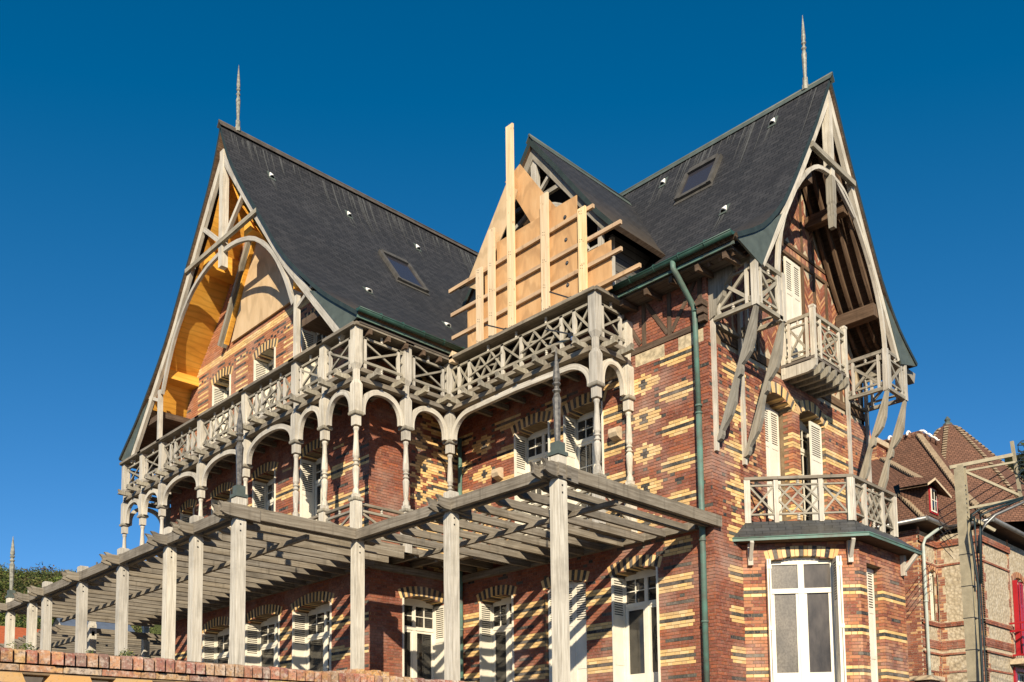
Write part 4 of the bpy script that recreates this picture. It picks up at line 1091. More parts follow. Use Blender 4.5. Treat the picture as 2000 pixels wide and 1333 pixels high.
# little top balcony
mb = MB(); x0, x1, y0 = 18.05, 19.50, 9.10; G = 'wood_mid'
mb.box(x0-.06, x1+.06, y0-.04, 9.86, 8.66, 8.72, 'boards')
nb = 6
for i in range(nb):
    mb.cut(); x = x0+(x1-x0)*i/(nb-1)
    mb.prism([(9.86, 8.40), (9.25, 8.40), (9.12, 8.43), (9.05, 8.50), (9.03, 8.64), (9.86, 8.64)], 'X', x-.045, x+.045, 'wood_pale' if i == 0 else G)
sb = mb.build('top_balcony', villa)
mb = MB()
for x, y in ((x0, y0), (x1, y0)): mb.sq(x, y, [(.05, 8.64), (.05, 9.78), (.06, 9.80), (.06, 9.84), (.02, 9.87)], 'wood_pale')
for x in (x0, x1): mb.box(x-.049, x+.049, 9.76, 9.855, 8.5, 9.6, 'wood_pale')
for a, b in (((x0, y0), (x1, y0)), ((x0, y0), (x0, 9.8)), ((x1, y0), (x1, 9.8))):
    for z, w_ in ((9.66, .075), (9.50, .04), (8.90, .04), (8.78, .05)): mb.beam((*a, z), (*b, z), w_, w_, G)
    for t in (.2, .8): 
        px, py = a[0]+(b[0]-a[0])*t, a[1]+(b[1]-a[1])*t; mb.box(px-.03, px+.03, py-.03, py+.03, 8.72, 9.64, 'wood_pale')
    pa, pb_ = Vector((*a, 0)), Vector((*b, 0)); p = pa.lerp(pb_, .22); q = pa.lerp(pb_, .78)
    mb.beam(p+Vector((0, 0, 8.92)), q+Vector((0, 0, 9.48)), .03, .05, G); mb.beam(p+Vector((.008, .008, 9.48)), q+Vector((.008, .008, 8.92)), .03, .05, G)
    c = pa.lerp(pb_, .5); spindle(mb, c.x, c.y, 9.52, 9.63, .03); spindle(mb, c.x, c.y, 8.80, 8.88, .03)
ring = [((x0+x1)/2+.26*math.cos(t*math.pi/10), 9.20+.26*math.sin(t*math.pi/10)) for t in range(21)]
mb.band(ring, .035, 'Y', y0-.03, y0, G)
mb.build('railing', sb)

# ------------------------------------------------------------------ the bay window of the ground floor
BW = [(16.14, 9.85), (17.60, 8.10), (19.72, 8.10), (21.18, 9.85)]
def wallframe(a, b):
    a = Vector(a); b = Vector(b); d = (b-a).normalized(); n_ = Vector((d.y, -d.x)); return Frame(a.x, a.y, d.x, d.y, n_.x, n_.y), (b-a).length
mb = MB(); fD, LD = wallframe(BW[0], BW[1]); fC, LC = wallframe(BW[1], BW[2]); fE, LE = wallframe(BW[2], BW[3])
hb = Hole(.52, 1.80, 1.2, 4.07, .08); hc = Hole(.30, 1.02, 1.2, 4.0, .0)
pbay = bands(12, 8, tan=.25)
def pbd(u, k, hd, z):
    k_ = (k-8) % 12
    if z > 4.0: return 'r' if random.random() > .3 else 'o'
    if k_ in (1, 3): return 'y'
    if k_ == 2: return 'b'
    if k_ == 7 and ((u*1.3+.2) % 1.0 < .6): return 'b'
    return 'o' if random.random() < .5 else 'r'
brickwork(mb, fD, ZB, 4.42, (0, LD), [hb], pbd, thick=.25); arch(mb, fD, hb, h=.21, depth=.2, cols=('y', 'y', 'b'))
brickwork(mb, fC, ZB, 4.42, (0, LC), [hc], pbd, thick=.25); brickwork(mb, fE, ZB, 4.42, (0, LE), [], pbd, thick=.25)
bayo = mb.build('bay_wall', villa)
wb = window(villa, fD, hb, 'plain', 'none', rec=.12, panew='glass_grey')
def leaf_out(fr, u, z0, z1, d0, d1, par):
    mb = MB()
    for k in (0, .045): fr.box(mb, u+k-.016, u+k+.016, d0, d1, z0, z1, 'white_paint')
    for z in (z0+.25, (z0+z1)/2, z1-.2): fr.box(mb, u-.02, u+.07, d1-.02, d1+.012, z, z+.08, 'white_paint')
    return mb.build('shutter', par)
leaf_out(fD, hb.u0-.05, 1.22, 4.08, -.1, .16, wb); shutter('shutter', wb, fD, hb.u1-.02, 1.22, 4.08, -.1, .34, side=1); leaf_out(fD, hb.u1+.02, 1.22, 4.08, -.1, .24, wb)
wc = window(villa, fC, hc, 'door', 'none', rec=.22)
shutter('shutter', wc, fC, hc.u0+.01, 1.22, 4.0, -.20, .36, closed=True); shutter('shutter', wc, fC, hc.u0+.375, 1.22, 4.0, -.20, .33, closed=True)
# bay roof
T_ = [(16.30, 9.86), (17.72, 8.28), (19.76, 8.28), (21.2, 9.86)]; B_ = [(15.78, 9.86), (17.36, 7.76), (19.88, 7.76), (21.5, 9.86)]
mb = MB()
for i in range(3):
    q = [(*B_[i], 4.50), (*B_[i+1], 4.50), (*T_[i+1], 4.92), (*T_[i], 4.92)]; L_ = math.dist(B_[i], B_[i+1])
    mb.face(q, 'slate_bay', [(0, 0), (L_, 0), (L_-.3, .7), (.3, .7)])
    a, b = B_[i], B_[i+1]
    mb.face([(*a, 4.50), (*b, 4.50), (*b, 4.43), (*a, 4.43)], 'copper_pipe')
mb.face([(*p, 4.43) for p in B_], 'wood_dark'); mb.face([(*p, 4.92) for p in T_], 'boards')
mb.tube([(*p, 4.495) for p in B_], .016, 'copper_pipe', 8)
for fr, u in ((fD, .15), (fD, 2.1), (fC, 2.0)):
    fr.box(mb, u-.05, u+.05, 0, .10, 3.98, 4.42, 'wood_pale'); mb.beam(fr.p(u, .08, 4.1), fr.p(u, .34, 4.40), .07, .08, 'wood_pale')
mb.build('bay_roof', villa)
# balcony railing over the bay
RB = [(16.32, 9.83), (17.70, 8.26), (19.74, 8.26), (21.2, 9.83)]
mb = MB(); G = 'wood_mid'
for i in range(3):
    a, b = Vector((*RB[i], 0)), Vector((*RB[i+1], 0)); L_ = (b-a).length; P = lambda s_, z: a.lerp(b, s_/L_)+Vector((0, 0, z))
    mb.beam(P(-.03, 5.80), P(L_+.03, 5.80), .14, .06, 'wood_grey')
    for z in (5.66, 5.06): mb.beam(P(0, z), P(L_, z), .05, .035, G)
    cuts = [.1, .62, L_-.62, L_-.1]
    for c in (0.02, .60, L_-.60, L_-.02): 
        q = P(c, 0); ang = math.atan2((b-a).y, (b-a).x)
        mb.sq(q.x, q.y, [(.045 if .1 < c < L_-.1 else .062, 4.88), (.045 if .1 < c < L_-.1 else .062, 5.78)], 'wood_pale', ang)
    def X(s0, s1, k=0): mb.beam(P(s0, 5.08), P(s1, 5.64), .03, .04, G); mb.beam(P(s0+.004, 5.64), P(s1-.004, 5.08), .036, .04, G)
    X(.08, .56); X(L_-.56, L_-.08)
    m_ = L_-1.28
    for s0, s1, z0, z1 in ((.64, .64+m_*.66, 5.08, 5.64), (.64+m_*.34, .64+m_, 5.08, 5.64), (.64, .64+m_*.33, 5.36, 5.64), (.64+m_*.66, .64+m_, 5.08, 5.36)):
        mb.beam(P(s0, z0), P(s1, z1), .03, .038, G); mb.beam(P(s0, z1 if (z0, z1) == (5.08, 5.64) else 10.72-z0), P(s1, z0 if (z0, z1) == (5.08, 5.64) else 10.72-z1), .036, .038, G)
    c = P(L_/2, 0); spindle(mb, c.x, c.y, 5.68, 5.77, .035); spindle(mb, c.x, c.y, 4.93, 5.04, .035)
mb.build('bay_balcony', villa)

# ------------------------------------------------------------------ THE PERGOLA
perg = thing('pergola', 'long weathered timber pergola on square posts running along the front of the brick villa', 'pergola', (10.7, 14, 1.12))
W = 'wood_grey'
def ppost(x, y, par, top=4.99, fin=False):
    mb = MB(); mb.sq(x, y, [(.10, ZB), (.10, 4.55), (.085, 4.60), (.085, 4.84), (.10, 4.86), (.10, top-.015), (.088, top)], 'wood_pale')
    for zb_ in (4.66, 4.78): mb.box(x-.112, x-.098, y-.012, y+.012, zb_-.012, zb_+.012, 'metal_dark'); mb.box(x-.03, x-.006, y-.112, y-.098, zb_-.3, zb_-.276, 'metal_dark')
    o = mb.build('post', par)
    if fin: 
        f = MB(); f.sq(x, y, [(.12, top), (.12, top+.06), (.085, top+.07), (.085, top+.22)], 'lead'); f.build('finial_base', o)
        finial(x, y, top+.20, 1.60, o, .076, 'finial', base=False, mat='finial_dark' if x > 9 or y < 20 else 'finial_zinc')
pF1 = [15.42, 17.12, 18.3, 20.72, 23.17, 25.68, 26.83, 28.72]
for i, y in enumerate(pF1): ppost(8.10, y, perg, 5.0, fin=(i in (0, 7)))
for i, y in enumerate((9.86, 12.5, 15.42)): ppost(10.72, y, perg, 4.99 if i < 2 else 4.62, fin=(i == 0))
def pbeam(a, b, w_=.09, z=4.72, h=.20, name='beam'):
    mb = MB(); mb.beam((*a, z), (*b, z), w_, h, W); return mb.build(name, perg)
for o_ in (-.10, .10):
    pbeam((8.10+o_, 15.30), (8.10+o_, 29.2)); pbeam((10.72+o_, 9.7), (10.72+o_, 15.35))
pbeam((7.75, 15.42-.10), (11.2, 15.42-.10), z=4.73, h=.22); pbeam((7.75, 15.42+.10), (11.2, 15.42+.10), z=4.73, h=.2)
pbeam((10.45, 9.80), (15.3, 9.80), z=4.73, h=.22); pbeam((10.45, 9.98), (15.1, 9.98), z=4.73, h=.2)
# rafters
def rafter(x0, x1, y, z=4.66, h=.14):
    mb = MB(); mb.prism([(x0, z+h/2), (x1, z+h/2), (x1, z-h/2), (x0+.16, z-h/2), (x0+.04, z-.01), (x0, z+.02)], 'Y', y-.042, y+.042, W, along=0.0001); return mb
y = 10.4
while y < 15.2:
    rafter(10.82, 15.02, y).build('rafter', perg); y += .545
y = 15.95; 
while y < 29.0:
    rafter(8.2, 12.28, y).build('rafter', perg); y += .56
for (x, y0, y1) in ((12.25, 9.9, 15.3), (9.6, 15.5, 29.1)): pbeam((x, y0), (x, y1), .08, 4.545, .09, 'purlin')
# carved ends of the cross ties at each post
def tie_end(x, y):
    mb = MB()
    for o_ in (-.13, .13):
        mb.prism([(x+.35, 4.80), (x-.30, 4.80), (x-.40, 4.83), (x-.47, 4.83), (x-.42, 4.77), (x-.40, 4.72), (x-.43, 4.66), (x-.36, 4.63), (x-.28, 4.61), (x+.35, 4.58)], 'Y', y+o_-.03, y+o_+.03, 'wood_grey', along=.0001)
    mb.build('tie_end', perg)
for y in pF1[1:]: tie_end(8.10, y)
tie_end(8.1, 15.42); tie_end(10.72, 12.5); tie_end(10.72, 9.9)
# the stretch that turns back beyond the villa
for x in (10.6, 12.6, 14.8, 17.2): ppost(x, 29.4 if x < 11 else 30.2, perg, 4.75)
for i in range(14): rafter(9.6, 19.5, 29.6+i*.5, z=4.42).build('rafter', perg)
for x in (10.6, 14.0, 17.0): pbeam((x, 29.3), (x, 36.5), .09, 4.28, .14)
for x in (10.6, 14.0): ppost(x, 33.4, perg, 4.7)

# ------------------------------------------------------------------ HOARDING on the gallery
ho = thing('plywood_hoarding', 'makeshift screen of tan plywood sheets and fresh timber uprights fixed on the gallery rail', 'hoarding', (14.1, 14, 9.74))
def sheet(pts, x=14.24, m='plywood'):
    mb = MB(); mb.prism(pts, 'X', x, x+.02, m); mb.build('plywood_sheet', ho)
sheet([(14.92, 12.2), (12.43, 12.2), (12.43, 11.72), (14.92, 11.72)]); sheet([(14.92, 11.71), (12.43, 11.71), (12.43, 9.75), (14.92, 9.75)], 14.236)
sheet([(12.42, 10.8), (11.52, 10.8), (11.52, 9.76), (12.42, 9.76)], 14.24)
sheet([(15.34, 11.76), (14.93, 11.76), (14.93, 9.76), (15.34, 9.76)], 14.24); sheet([(15.96, 10.96), (15.35, 10.96), (15.35, 9.76), (15.96, 9.76)], 14.237)
sheet([(14.62, 13.50), (16.05, 11.60), (15.60, 11.32), (14.82, 12.26), (14.46, 12.70), (14.25, 13.2)], 14.27, 'plywood_pale')
sheet([(14.19, 13.80), (14.68, 13.60), (14.27, 12.93), (13.86, 12.24), (13.7, 12.1), (13.12, 12.10), (13.08, 12.24), (13.42, 12.70)], 14.30)
mb = MB()
for y, z in ((12.77, 11.85), (12.75, 11.33), (12.73, 10.80), (12.72, 10.3), (15.18, 11.55), (15.17, 11.25), (15.16, 10.7), (15.16, 10.25)):
    pts = [(y+.045*math.cos(a*math.pi/4), z+.045*math.sin(a*math.pi/4)) for a in range(8)]; mb.cut().prism(pts, 'X', 14.228, 14.244, 'metal_dark')
    mb.box(14.222, 14.232, y-.022, y+.022, z-.012, z+.02, 'metal_grey')
mb.pieces('plug_hole', ho)
for i, (a, b, z0, z1) in enumerate(((16.56, 11.92, 11.62, 11.70), (16.49, 11.20, 10.99, 11.03), (16.46, 11.20, 10.40, 10.46), (15.9, 10.74, 9.86, 9.92))):
    mb = MB(); mb.beam((14.19, a, z0), (14.19, b, z1), .06, .085, 'batten'); mb.build('batten', ho)
for a, z0, z1, w_ in ((15.40, 9.76, 11.72, .21), (14.98, 9.76, 12.50, .22), (14.33, 9.78, 14.72, .22), (13.27, 9.78, 12.56, .22), (12.19, 9.78, 11.75, .21)):
    mb = MB(); mb.box(14.10, 14.15, a-w_/2, a+w_/2, z0, z1, 'timber_new', 2)
    for zn in (9.86, 9.92, 10.40, 10.46, 10.98, 11.03, 11.60, 11.66):
        if z0 < zn < z1-.05: mb.box(14.096, 14.102, a-.05+.02*(zn*100 % 3), a-.035+.02*(zn*100 % 3), zn, zn+.014, 'metal_dark'); mb.box(14.096, 14.102, a+.04, a+.055, zn+.02, zn+.034, 'metal_dark')
    mb.build('upright', ho)
def clamp(y0, z0, y1, z1, label, x=14.0):
    t = thing('bar_clamp', label, 'clamp', (x, y1, z1), 'clamps holding the hoarding')
    mb = MB(); mb.beam((x-.12, y0, z0), (x, y1, z1), .018, .028, 'metal_dark'); mb.build('bar', t)
    mb = MB(); mb.box(x-.03, x+.03, y1-.05, y1+.05, z1-.07, z1+.02, 'metal_dark'); mb.lathe(x, y1-.03, [(.018, z1-.14), (.022, z1-.06)], 8, 'blue_plastic'); mb.build('jaw', t)
clamp(12.93, 10.10, 12.45, 9.82, 'black bar clamp on the rail between the two right-hand uprights')
clamp(14.95, 10.10, 14.42, 9.84, 'black bar clamp on the rail beside the tallest upright')
clamp(12.95, 9.24, 12.35, 8.96, 'black bar clamp hanging below the rail on the gallery lattice', 13.88)
mb = MB(); mb.box(13.85, 14.05, 16.08, 16.2, 9.6, 9.86, 'timber_new'); mb.build('wood_block', ho)

# ------------------------------------------------------------------ GARDEN WALL in front
gw = thing('garden_wall', 'low garden wall of mixed red and yellow bricks with rounded upright coping', 'wall', (3, 7.4, -1.6))
mb = MB(); Y0 = 7.23
x = -1.0
CO = [(.50, .20, .13), (.56, .27, .17), (.44, .17, .12), (.62, .33, .18), (.55, .36, .22), (.38, .22, .17), (.60, .38, .20), (.62, .50, .38), (.40, .18, .14), (.58, .25, .16)]
while x < 6.6:
    w_ = random.uniform(.080, .092); c = random.choice(CO); f = random.uniform(.62, .92); c = tuple(q*f for q in c); dz = random.uniform(-.008, .008); yy = Y0+random.uniform(-.012, .012)
    r = .022; zt = .905+dz; zb = .80
    pr = [(yy, zb), (yy, zt-r), (yy+r*.4, zt-r*.3), (yy+r*1.4, zt), (yy+.2, zt), (yy+.235, zt-r), (yy+.235, zb)]
    mb.prism(pr, 'X', x, x+w_-.018, 'old_brick', c)
    x += w_
mb.box(-1, 6.6, Y0+.035, Y0+.22, .72, .84, 'mortar')
mb.build('coping', gw)
mb = MB(); x = -1.0
while x < 6.6:
    w_ = random.choice((.30, .28, .14, .12)); c = random.choice(CO+[(.55, .40, .20), (.52, .36, .15)]); c = tuple(q*.75 for q in c)
    mb.box(x, x+w_-.008, Y0+.022+random.uniform(-.005, .005), Y0+.2, .742, .788, 'old_brick', 0, c); x += w_
mb.box(-1, 6.6, Y0+.035, Y0+.18, .735, .80, 'mortar')
mb.build('course', gw)
mb = MB(); x = -1.0
while x < 6.6:
    c = (.62*random.uniform(.85, 1.05), .36, .13); y0_, y1_ = Y0+.03, Y0+.17
    mb.hexa([(x+(-.03 if k == 0 else 0)*(1 if i == 0 else -1)+i*.28, y, z) for k, z in ((0, .655), (1, .728)) for y in (y0_, y1_) for i in (0, 1)], 'brick', 0, c)
    x += .476
mb.build('openwork_block', gw)
mb = MB()
brickwork(mb, Frame(0, Y0+.03, 1, 0, 0, -1), -1.6, .64, (-1.0, 6.6), [], lambda u, k, hd, z: random.choice('rrt'), thick=.15, mort='mortar_pale', wrap=False)
mb.build('base', gw)
# small pier cap standing behind the coping
pc = thing('wall_pier', 'squat yellow and orange brick pier cap rising just behind the coping of the garden wall', 'pier', (5.1, 7.9, -1.6))
mb = MB(); mb.box(5.20, 5.52, 7.55, 7.85, -1.6, .925, 'brick', 2, (.50, .28, .12)); mb.build('shaft', pc); mb = MB()
for k in range(5): mb.box(5.12+k*.10, 5.12+k*.10+.092, 7.52, 7.9, .928, .975+.012*(k % 2), 'old_brick', 1, random.choice([(.55, .28, .11), (.60, .38, .17), (.45, .22, .11)]))
mb.build('cap', pc)

# plants on the wall
GR = [(.10, .15, .03), (.07, .12, .03), (.14, .17, .04), (.05, .08, .02)]
mb = MB()
for i in range(16):
    x = random.choice((2.15, 2.25, 2.3, 2.7, 2.95, 3.0))+random.uniform(-.05, .05); leafcloud(mb, (x, 7.55, .92+random.uniform(0, .05)), (.05, .05, .05), 40, .008, GR+[(.3, .26, .08)])
for i in range(60):
    x = random.uniform(1.5, 6.3); leafcloud(mb, (x, 7.95, .4+random.uniform(-.2, .15)), (.25, .15, .18), 60, .03, [(.10, .22, .03), (.06, .15, .02)])
tag(mb.build('wall_plants'), 'green weeds growing behind and between the bricks of the garden wall', 'weeds', kind='stuff')

# ------------------------------------------------------------------ NEIGHBOUR HOUSE
nh = thing('neighbour_house', 'flint and brick house with brown tiled roof and turret beyond the villa on the right', 'house', (32, 12, -1.6))
mb = MB(); Z0 = -1.6; nbp = lambda u, k, hd, z: random.choice('rrrt'); HN = .075
A1, A2, A3, A4 = FX(30.2), FY(11.9), FX(31.7), FY(10.5)
wA = Hole(31.02, 31.62, 4.72, 6.30, .12); wD = Hole(34.8, 36.0, 3.7, 6.3, .18); wE = Hole(34.5, 35.9, -.6, 3.1, 0); wF = Hole(31.1, 31.7, 2.3, 2.75, .05)
def nbk(fr, z0, z1, a, b, holes=(), pr=.0):
    f2 = Frame(fr.o[0]+fr.n[0]*pr, fr.o[1]+fr.n[1]*pr, *fr.u, *fr.n)
    brickwork(mb, f2, z0, z0+round((z1-z0)/HN)*HN, (a, b), list(holes), nbp, thick=.2 if not pr else pr+.02, h=HN, mort='mortar_pale', wrap=not pr)
nbk(A1, Z0, 7.6, 11.9, 16.5)
# flint grounds
def flint(fr, a, b, z0, z1, holes=()):
    zz = z0
    while zz < z1-1e-4:
        ze = min(z1, zz+.1); iv = [(a, b)]
        for h_ in holes:
            q = h_.at((zz+ze)/2)
            if q: iv = subtract(iv, *q)
        for p, q in iv: fr.box(mb, p, q, -.18, -.012, zz, ze, 'flint')
        zz = ze
flint(A2, 30.25, 31.75, Z0, 7.6, [wA, wF]); flint(A3, 10.5, 11.9, Z0, 7.6); flint(A4, 31.75, 40, Z0, 7.6, [wD, wE])
def quoin(fr, u, s_, z0=Z0, z1=7.5, w_=.3):
    z = z0; i = 0
    while z < z1:
        L = w_ if i % 2 else w_*.62
        a, b = (u, u+L) if s_ > 0 else (u-L, u)
        n = 4
        for k in range(n):
            x = a
            while x < b-.02:
                e = min(b, x+.17); fr.box(mb, x, e-.01, -.02, .0, z+k*HN+.006, z+(k+1)*HN-.006, 'brick', 0, tint(random.choice('rrt'))); x = e
        z += n*HN; i += 1
    fr.box(mb, *sorted((u, u+s_*w_*.9)), -.05, -.006, z0, z1, 'mortar_pale')
quoin(A2, 30.22, 1); quoin(A2, 31.72, -1, w_=.22); quoin(A3, 10.5, 1); quoin(A3, 11.88, -1, w_=.22); quoin(A4, 31.72, 1, w_=.42); quoin(A4, 34.5, -1, w_=.2)
quoin(A2, wA.u0, -1, 4.7, 6.5, .2); quoin(A2, wA.u1, 1, 4.7, 6.5, .2)
for fr, a, b in ((A2, 30.22, 31.7), (A3, 10.5, 11.88), (A4, 31.74, 34.5)):
    for z, hh, pr in ((4.5, .16, .05), (3.75, .30, .02), (3.55, .14, .05), (2.95, .07, .02), (2.2, .08, .01), (6.55, .10, .03), (7.2, .22, .06)):
        if fr is A2 and z < 4 and z > 3.9: continue
        n = max(1, int(hh/.072)); 
        for k in range(n):
            x = a
            while x < b-.02:
                e = min(b, x+(.17 if hh > .1 else .09)); fr.box(mb, x, e-.012, -.02, pr+.006*(k % 2), z+k*.072, z+(k+1)*.072-.01, 'brick', 0, tint('r')); x = e
        fr.box(mb, a, b, -.05, max(pr-.008, .002), z, z+hh-.004, 'mortar_pale')
for h_, fr in ((wA, A2), (wD, A4), (wF, A2)): arch(mb, fr, h_, h=.2, cols=('r', 't'), depth=.15)
nb_ = mb.build('wall', nh)
window(nh, A2, wA, 'muntin', 'none', rec=.12); window(nh, A4, wD, 'muntin', 'none', rec=.12); window(nh, A4, wE, 'door', 'none', rec=.12)
mb = MB(); A2.box(mb, wF.u0, wF.u1, -.17, -.15, 2.3, 2.8, 'interior'); mb.build('vent_opening', nh)
mb = MB(); A4.box(mb, 34.72, 34.75, -.0, .16, 3.7, 6.3, 'red_paint'); mb.build('shutter', nh); shutter('shutter', nh, A4, 35.55, 3.7, 6.35, -.06, .30, closed=True, mat='red_paint'); shutter('shutter', nh, A4, 35.86, 3.7, 6.35, -.06, .30, closed=True, mat='red_paint')
mb = MB()
for z in (4.72, 4.45, 3.62): mb.beam((34.2, 10.0, z), (36.5, 10.0, z), .05, .06, 'red_paint'); mb.beam((34.2, 10.0, z), (34.2, 10.5, z), .05, .06, 'red_paint')
for i in range(12): mb.box(34.2+i*.2-.015, 34.2+i*.2+.015, 9.985, 10.015, 3.6, 4.45, 'red_paint')
mb.box(34.0, 36.6, 9.85, 10.5, 3.3, 3.48, 'stone'); mb.build('balcony', nh)
mb = MB(); A4.box(mb, 34.3, 34.5, -.05, .06, -.6, 3.1, 'red_paint'); A4.box(mb, 34.3, 36.4, -.05, .07, 3.1, 3.22, 'red_paint'); mb.build('door_frame', nh)
# roof
Bp = (34.0, 13.17, 12.1); GZ = 7.8
mb = MB()
def tri(pts, mat='clay_tiles', along=None, flare=.0):
    P = [Vector(p) for p in pts]; n_ = (P[1]-P[0]).cross(P[2]-P[0]).normalized(); e = Vector((0, 0, 1)).cross(n_); e = e.normalized() if e.length > .01 else Vector((1, 0, 0)); up = n_.cross(e)
    if up.z < 0: up = -up
    mb.face(P, mat, [((p-P[0]).dot(e), (p-P[0]).dot(up)) for p in P])
def mid(a, b, t, dz): return (a[0]+(b[0]-a[0])*t, a[1]+(b[1]-a[1])*t, a[2]+(b[2]-a[2])*t-dz)
E3, E4, EN = (31.6, 10.05, GZ), (43, 10.05, GZ), (31.6, 20, GZ); R2 = (43, 13.17, 12.1); RN = (34.0, 20, 12.1)
fl = .25; mN, m3_, m4 = mid(EN, RN, .4, fl), mid(E3, Bp, .4, fl), mid(E4, R2, .4, fl)
tri([EN, E3, m3_, mN]); tri([mN, m3_, Bp, RN]); tri([E3, E4, m4, m3_]); tri([m3_, m4, R2, Bp])
E0, E1, E2 = (29.8, 20, GZ), (29.8, 11.45, GZ), (32.2, 11.45, GZ); h1 = (30.45, 12.5, 8.98); q1 = (32.6, 13.95, 11.05); q2 = (30.6, 11.72, 9.25); TN = (32.6, 20, 11.05)
tri([E0, E1, h1, (30.6, 20, 9.1)]); tri([(30.6, 20, 9.1), h1, q1, TN]); tri([E1, E2, (32.4, 12.0, 9.3), q2]); tri([E1, q2, h1]); tri([h1, q2, q1]); tri([q2, (32.4, 12.0, 9.3), q1])
mb.face([(29.8, 20, GZ), (29.8, 11.45, GZ), (31.6, 11.45, GZ), (31.6, 10.05, GZ), (43, 10.05, GZ), (43, 20, GZ)], 'wood_dark')
rf = mb.build('roof', nh)
def hip(a, b, w_=.12):
    mb = MB(); a = Vector(a); b = Vector(b); n = int((b-a).length/.13); d = (b-a)/n; sd = d.normalized().cross(Vector((0, 0, 1))).normalized()
    for i in range(n):
        p = a+d*i; mb.hexa([p+sd*x+dd_+Vector((0, 0, z)) for z in (-.06, .05) for dd_ in (Vector(), d*.55) for x in (-w_, w_)], 'hip_tile')
    mb.build('hip_tiles', rf)
hip(E1, h1); hip(q2, q1); hip(E3, m3_); hip(m3_, Bp)
mb = MB()
def arcs(a, b, n, r=.2):
    a = Vector(a); b = Vector(b); d = (b-a).normalized(); sd = d.cross(Vector((0, 0, 1)))
    mb.tube([a, b], .12, 'clay_tiles', 8)
    for i in range(n):
        p = a.lerp(b, (i+.5)/n)
        mb.tube([p+sd*math.cos(t*math.pi/6)*r+Vector((0, 0, math.sin(t*math.pi/6)*r-.02)) for t in range(7)], .045, 'white_mortar', 6)
arcs(Bp, (34.0, 18.0, 12.1), 7); arcs(Bp, (37.0, 13.17, 12.1), 6)
mb.build('ridge_tiles', rf)
mb = MB(); fn = FY(11.5)
mb.box(30.25, 30.95, 11.5, 12.4, 8.0, 9.0, 'clay_tiles'); fn.box(mb, 30.27, 30.93, 0, .03, 8.1, 8.98, 'red_paint'); fn.box(mb, 30.36, 30.80, .03, .05, 8.15, 8.92, 'white_paint'); fn.box(mb, 30.41, 30.75, .05, .056, 8.2, 8.87, 'glass')
fn.box(mb, 30.565, 30.595, .05, .066, 8.15, 8.92, 'white_paint'); fn.box(mb, 30.36, 30.80, .05, .064, 8.52, 8.55, 'white_paint')
for q in ([(30.1, 11.2, 9.15), (31.15, 11.1, 8.72), (31.5, 12.3, 9.4), (30.6, 12.6, 9.6)], [(30.1, 11.2, 9.15), (29.85, 11.35, 8.95), (30.2, 12.4, 9.1), (30.6, 12.6, 9.6)]):
    tri(q); mb.face([(x, y, z-.08) for x, y, z in q], 'wood_dark'); mb.face([q[0], q[1], (*q[1][:2], q[1][2]-.08), (*q[0][:2], q[0][2]-.08)], 'stone')
mb.build('dormer', nh)
# turret
mb = MB(); ax, ay = 36.6, 13.05; pf_ = [(4.1, 8.2), (3.5, 9.0), (2.75, 10.0), (1.85, 11.2), (1.0, 12.2), (.35, 12.95), (.1, 13.1)]
seg = 8
for (r0, z0), (r1, z1) in zip(pf_, pf_[1:]):
    for i in range(seg):
        t0, t1 = 2*math.pi*(i+.3)/seg, 2*math.pi*(i+1.3)/seg
        q = [(ax+r0*math.cos(t0), ay+r0*math.sin(t0), z0), (ax+r0*math.cos(t1), ay+r0*math.sin(t1), z0), (ax+r1*math.cos(t1), ay+r1*math.sin(t1), z1), (ax+r1*math.cos(t0), ay+r1*math.sin(t0), z1)]
        tri(q)
for i in range(seg):
    t0 = 2*math.pi*(i+.3)/seg
    for (r0, z0), (r1, z1) in zip(pf_[:-1], pf_[1:-1]):
        a = Vector((ax+r0*math.cos(t0), ay+r0*math.sin(t0), z0)); b = Vector((ax+r1*math.cos(t0), ay+r1*math.sin(t0), z1)); n = max(1, int((b-a).length/.15)); d = (b-a)/n; sd = d.normalized().cross(Vector((math.cos(t0), math.sin(t0), 0)))
        for k in range(n):
            p = a+d*k; o_ = Vector((math.cos(t0), math.sin(t0), 0))
            mb.hexa([p+sd*x+dd_+o_*z for z in (-.05, .05) for dd_ in (Vector(), d*.6) for x in (-.10, .10)], 'hip_tile')
mb.lathe(ax, ay, [(.18, 13.0), (.18, 13.1), (.08, 13.2), (.12, 13.28), (.02, 13.42)], 8, 'lead')
mb.build('turret_roof', nh)
mb = MB(); cx_, cy_ = 33.2, 14.7
brickwork(mb, FX(cx_-.4), 8, 11.75, (cy_-.45, cy_+.45), [], nbp, thick=.1, h=HN, mort='mortar_pale'); brickwork(mb, FY(cy_-.45), 8, 11.75, (cx_-.4, cx_+.4), [], nbp, thick=.1, h=HN, mort='mortar_pale')
mb.box(cx_-.38, cx_+.4, cy_-.43, cy_+.45, 8, 11.8, 'mortar_pale'); mb.box(cx_-.5, cx_+.5, cy_-.55, cy_+.55, 11.72, 11.92, 'stone')
ch = mb.build('chimney', nh); mb = MB(); mb.lathe(cx_-.15, cy_, [(.17, 11.9), (.12, 12.35), (.14, 12.38)], 10, 'terracotta'); mb.build('chimney_pot', ch)
mb = MB(); mb.box(39.6, 40.8, 11.0, 12.0, 8, 12.2, 'ivy'); mb.build('chimney', nh)
mb = MB(); leafcloud(mb, (40.0, 11.2, 10.9), (1.0, .8, 2.1), 1500, .10, [(.03, .04, .012), (.02, .025, .01), (.05, .05, .02)]); mb.build('ivy', nh)
mb = MB(); pts = [(29.75, 20, GZ), (29.75, 11.4, GZ), (31.55, 11.4, GZ), (31.55, 10.0, GZ), (41, 10.0, GZ)]
for a, b in zip(pts, pts[1:]): mb.tube([a, b], .075, 'metal_grey', 8)
mb.build('gutter', nh)
